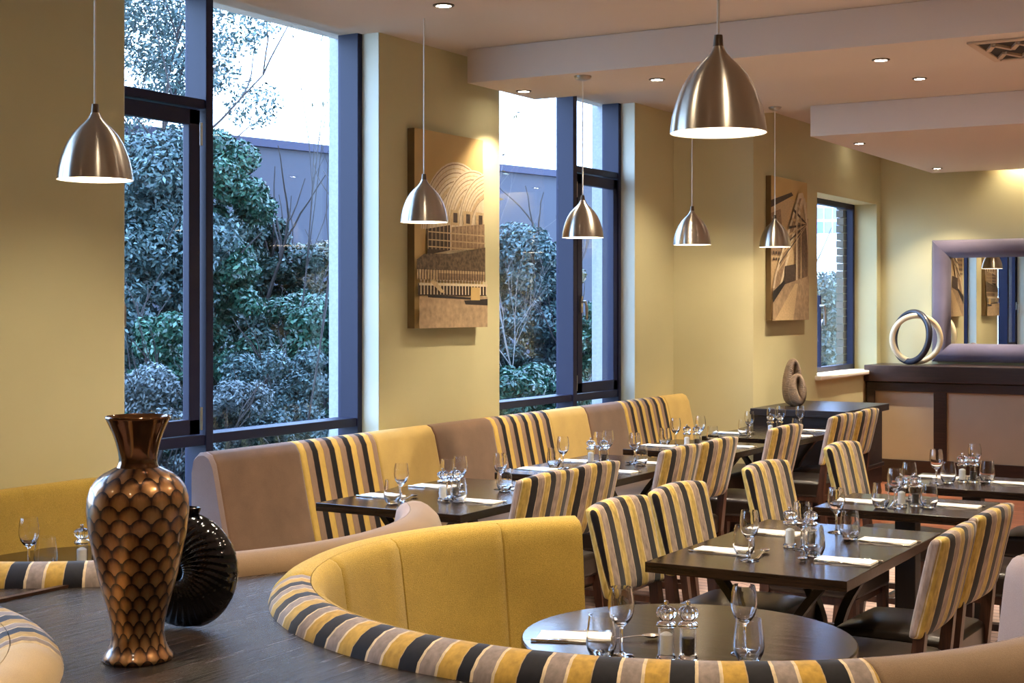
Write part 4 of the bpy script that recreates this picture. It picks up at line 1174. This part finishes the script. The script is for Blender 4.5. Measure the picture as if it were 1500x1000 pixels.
plant('laurel_shrub', 738, 14.4, blob(1.15, .62, 16, .1), 13000, .04, 'leaf_green', 'glossy laurel shrub low in the second tall window', 'shrub', 24)
plant('laurel_shrub', 806, 15.0, blob(1.1, .62, 16, .1), 13000, .04, 'leaf_green', 'glossy laurel shrub low beside the mullion of the second tall window', 'shrub', 25)
plant('laurel_shrub', 858, 16.4, blob(1.75, .5, 16, .1), 11000, .04, 'leaf_green', 'narrow green shrub in the opening light of the second tall window', 'shrub', 26)
plant('broadleaf_tree', 1212, 23, blob(2.1, .95, 26), 20000, .045, 'leaf_blue', 'grey-green bush outside the small window', 'tree', 27)
plant('evergreen_tree', 60, 12.5, blob(3.0, 1.0, 18), 9000, .05, 'leaf_dark', 'dark evergreen hidden behind the blank wall by the first window', 'tree', 28)
plant('evergreen_tree', 610, 15.5, blob(2.8, 1.1, 18), 9000, .05, 'leaf_dark', 'dark evergreen hidden behind the canvas wall', 'tree', 29)
# bare saplings
for i, (px, d, hgt, lab, sd) in enumerate(((455, 11.8, 4.6, 'bare twiggy sapling with few leaves, near the far jamb of the first window', 41),
                                       (430, 13.2, 4.4, 'slender bare sapling leaning across the sky of the first window', 42),
                                       (768, 14.8, 2.6, 'pale bare-branched sapling low in the second tall window', 44))):
    x, y = at(px, d); z = min(.9, gz(x, y)); e = empty('bare_sapling', (x, y, z)); tag(e, lab, 'tree', 'plants growing on the bank outside the windows')
    bm, tips = branches((0, 0, 0), hgt*1.3, sd, .42, .010, 3, 5); add('trunk', bm, M['bark_pale' if i == 2 else 'bark'], e)
    leaves('leaves', [(*tp, .06) for tp in tips[::3]], int(len(tips)*.7), .03, sd, M['leaf_autumn'], e)

# long slate building beyond the trees
xa, ya = at(330, 21.3); xb, yb = at(840, 27.2); zt = 4.05
dv = Vector((xb-xa, yb-ya, 0)); dn = Vector((-dv.y, dv.x, 0)).normalized()
hall = empty('hall', ((xa+xb)/2, (ya+yb)/2, -.5)); tag(hall, 'long slate-blue clad building beyond the trees', 'building')
hl = dv.length/2+4; az = math.atan2(dv.y, dv.x)
add('walls', B(-hl, hl-3.4, 0, 10, 0, zt+.5), M['shed'], hall, rz=az, flat=True)
rf = bmesh.new(); box(rf, -hl-.1, hl-3.3, -.1, 10, zt+.5, zt+.62); add('roof', rf, M['frame'], hall, rz=az, flat=True)

# tower with blue and pale panels seen through the small window
M['tw_white'] = plain('tower_white', (226, 232, 240), .6); M['tw_blue'] = plain('tower_blue', (96, 120, 196), .5); M['tw_pale'] = plain('tower_pale_blue', (160, 184, 226), .5); M['tw_grey'] = plain('tower_grey', (120, 124, 140), .6)
x, y = at(1230, 52); tw = empty('tower_block', (x, y, 0), R(30-90)); tag(tw, 'pale tower block with blue panels beyond the small window', 'building')
add('base', B(-3, 5, -.4, 6, -.5, 4.0), M['tw_white'], tw, flat=True)
add('walls', B(-3, 5, 0, 6, 4.0, 14), M['tw_white'], tw, flat=True)
rp = random.Random(5)
for i in range(16):
    for k in range(9):
        m = rp.choice(['tw_blue', 'tw_pale', 'tw_grey', 'tw_blue', None])
        if m is None: continue
        add('panel', B(-2.4+i*.31, -2.4+i*.31+.25, -.06, 0, 4.3+k*.5, 4.3+k*.5+.4), M[m], tw, flat=True)
# pale block seen through the narrow light of the second tall window
x, y = at(872, 46); pb = empty('office_block', (x, y, 0), R(30-90)); tag(pb, 'pale office block with blue window strips beyond the second tall window', 'building')
add('walls', B(-1.9, 1.9, 0, 6, -.5, 5.6), M['tw_white'], pb, flat=True)
for k in range(9): add('window', B(-1.7+(.0), .2, -.05, 0, .6+k*.52, .9+k*.52), M['tw_blue'], pb, flat=True)

# ---------------------------------------------------------------- daylight, camera, view
wd = bpy.data.worlds.new('overcast'); bpy.context.scene.world = wd; wd.use_nodes = True
wn = wd.node_tree; bg = wn.nodes['Background']
tc = wn.nodes.new('ShaderNodeTexCoord'); sp = wn.nodes.new('ShaderNodeSeparateXYZ'); rp_ = wn.nodes.new('ShaderNodeValToRGB')
wn.links.new(tc.outputs['Generated'], sp.inputs[0]); wn.links.new(sp.outputs[2], rp_.inputs[0]); wn.links.new(rp_.outputs[0], bg.inputs[0])
e = rp_.color_ramp.elements
e[0].position = 0.0; e[0].color = (.66, .92, 1.3, 1); e[1].position = .6; e[1].color = (.5, .82, 1.42, 1)
bg.inputs[1].default_value = 3.9

cam = bpy.data.cameras.new('camera'); co = bpy.data.objects.new('camera', cam); C.objects.link(co)
cam.sensor_width = 36; cam.lens = 36*2138/1500; cam.shift_y = -50/1500
cam.clip_start = .05; cam.clip_end = 300
co.location = (0, 0, 1.66); co.rotation_euler = (R(90), 0, math.atan(1270/2138)-PI/2)
sc_ = bpy.context.scene; sc_.camera = co
vs = sc_.view_settings; vs.view_transform = 'Standard'; vs.look = 'None'; vs.gamma = 1; vs.use_curve_mapping = False; vs.exposure = 1.25
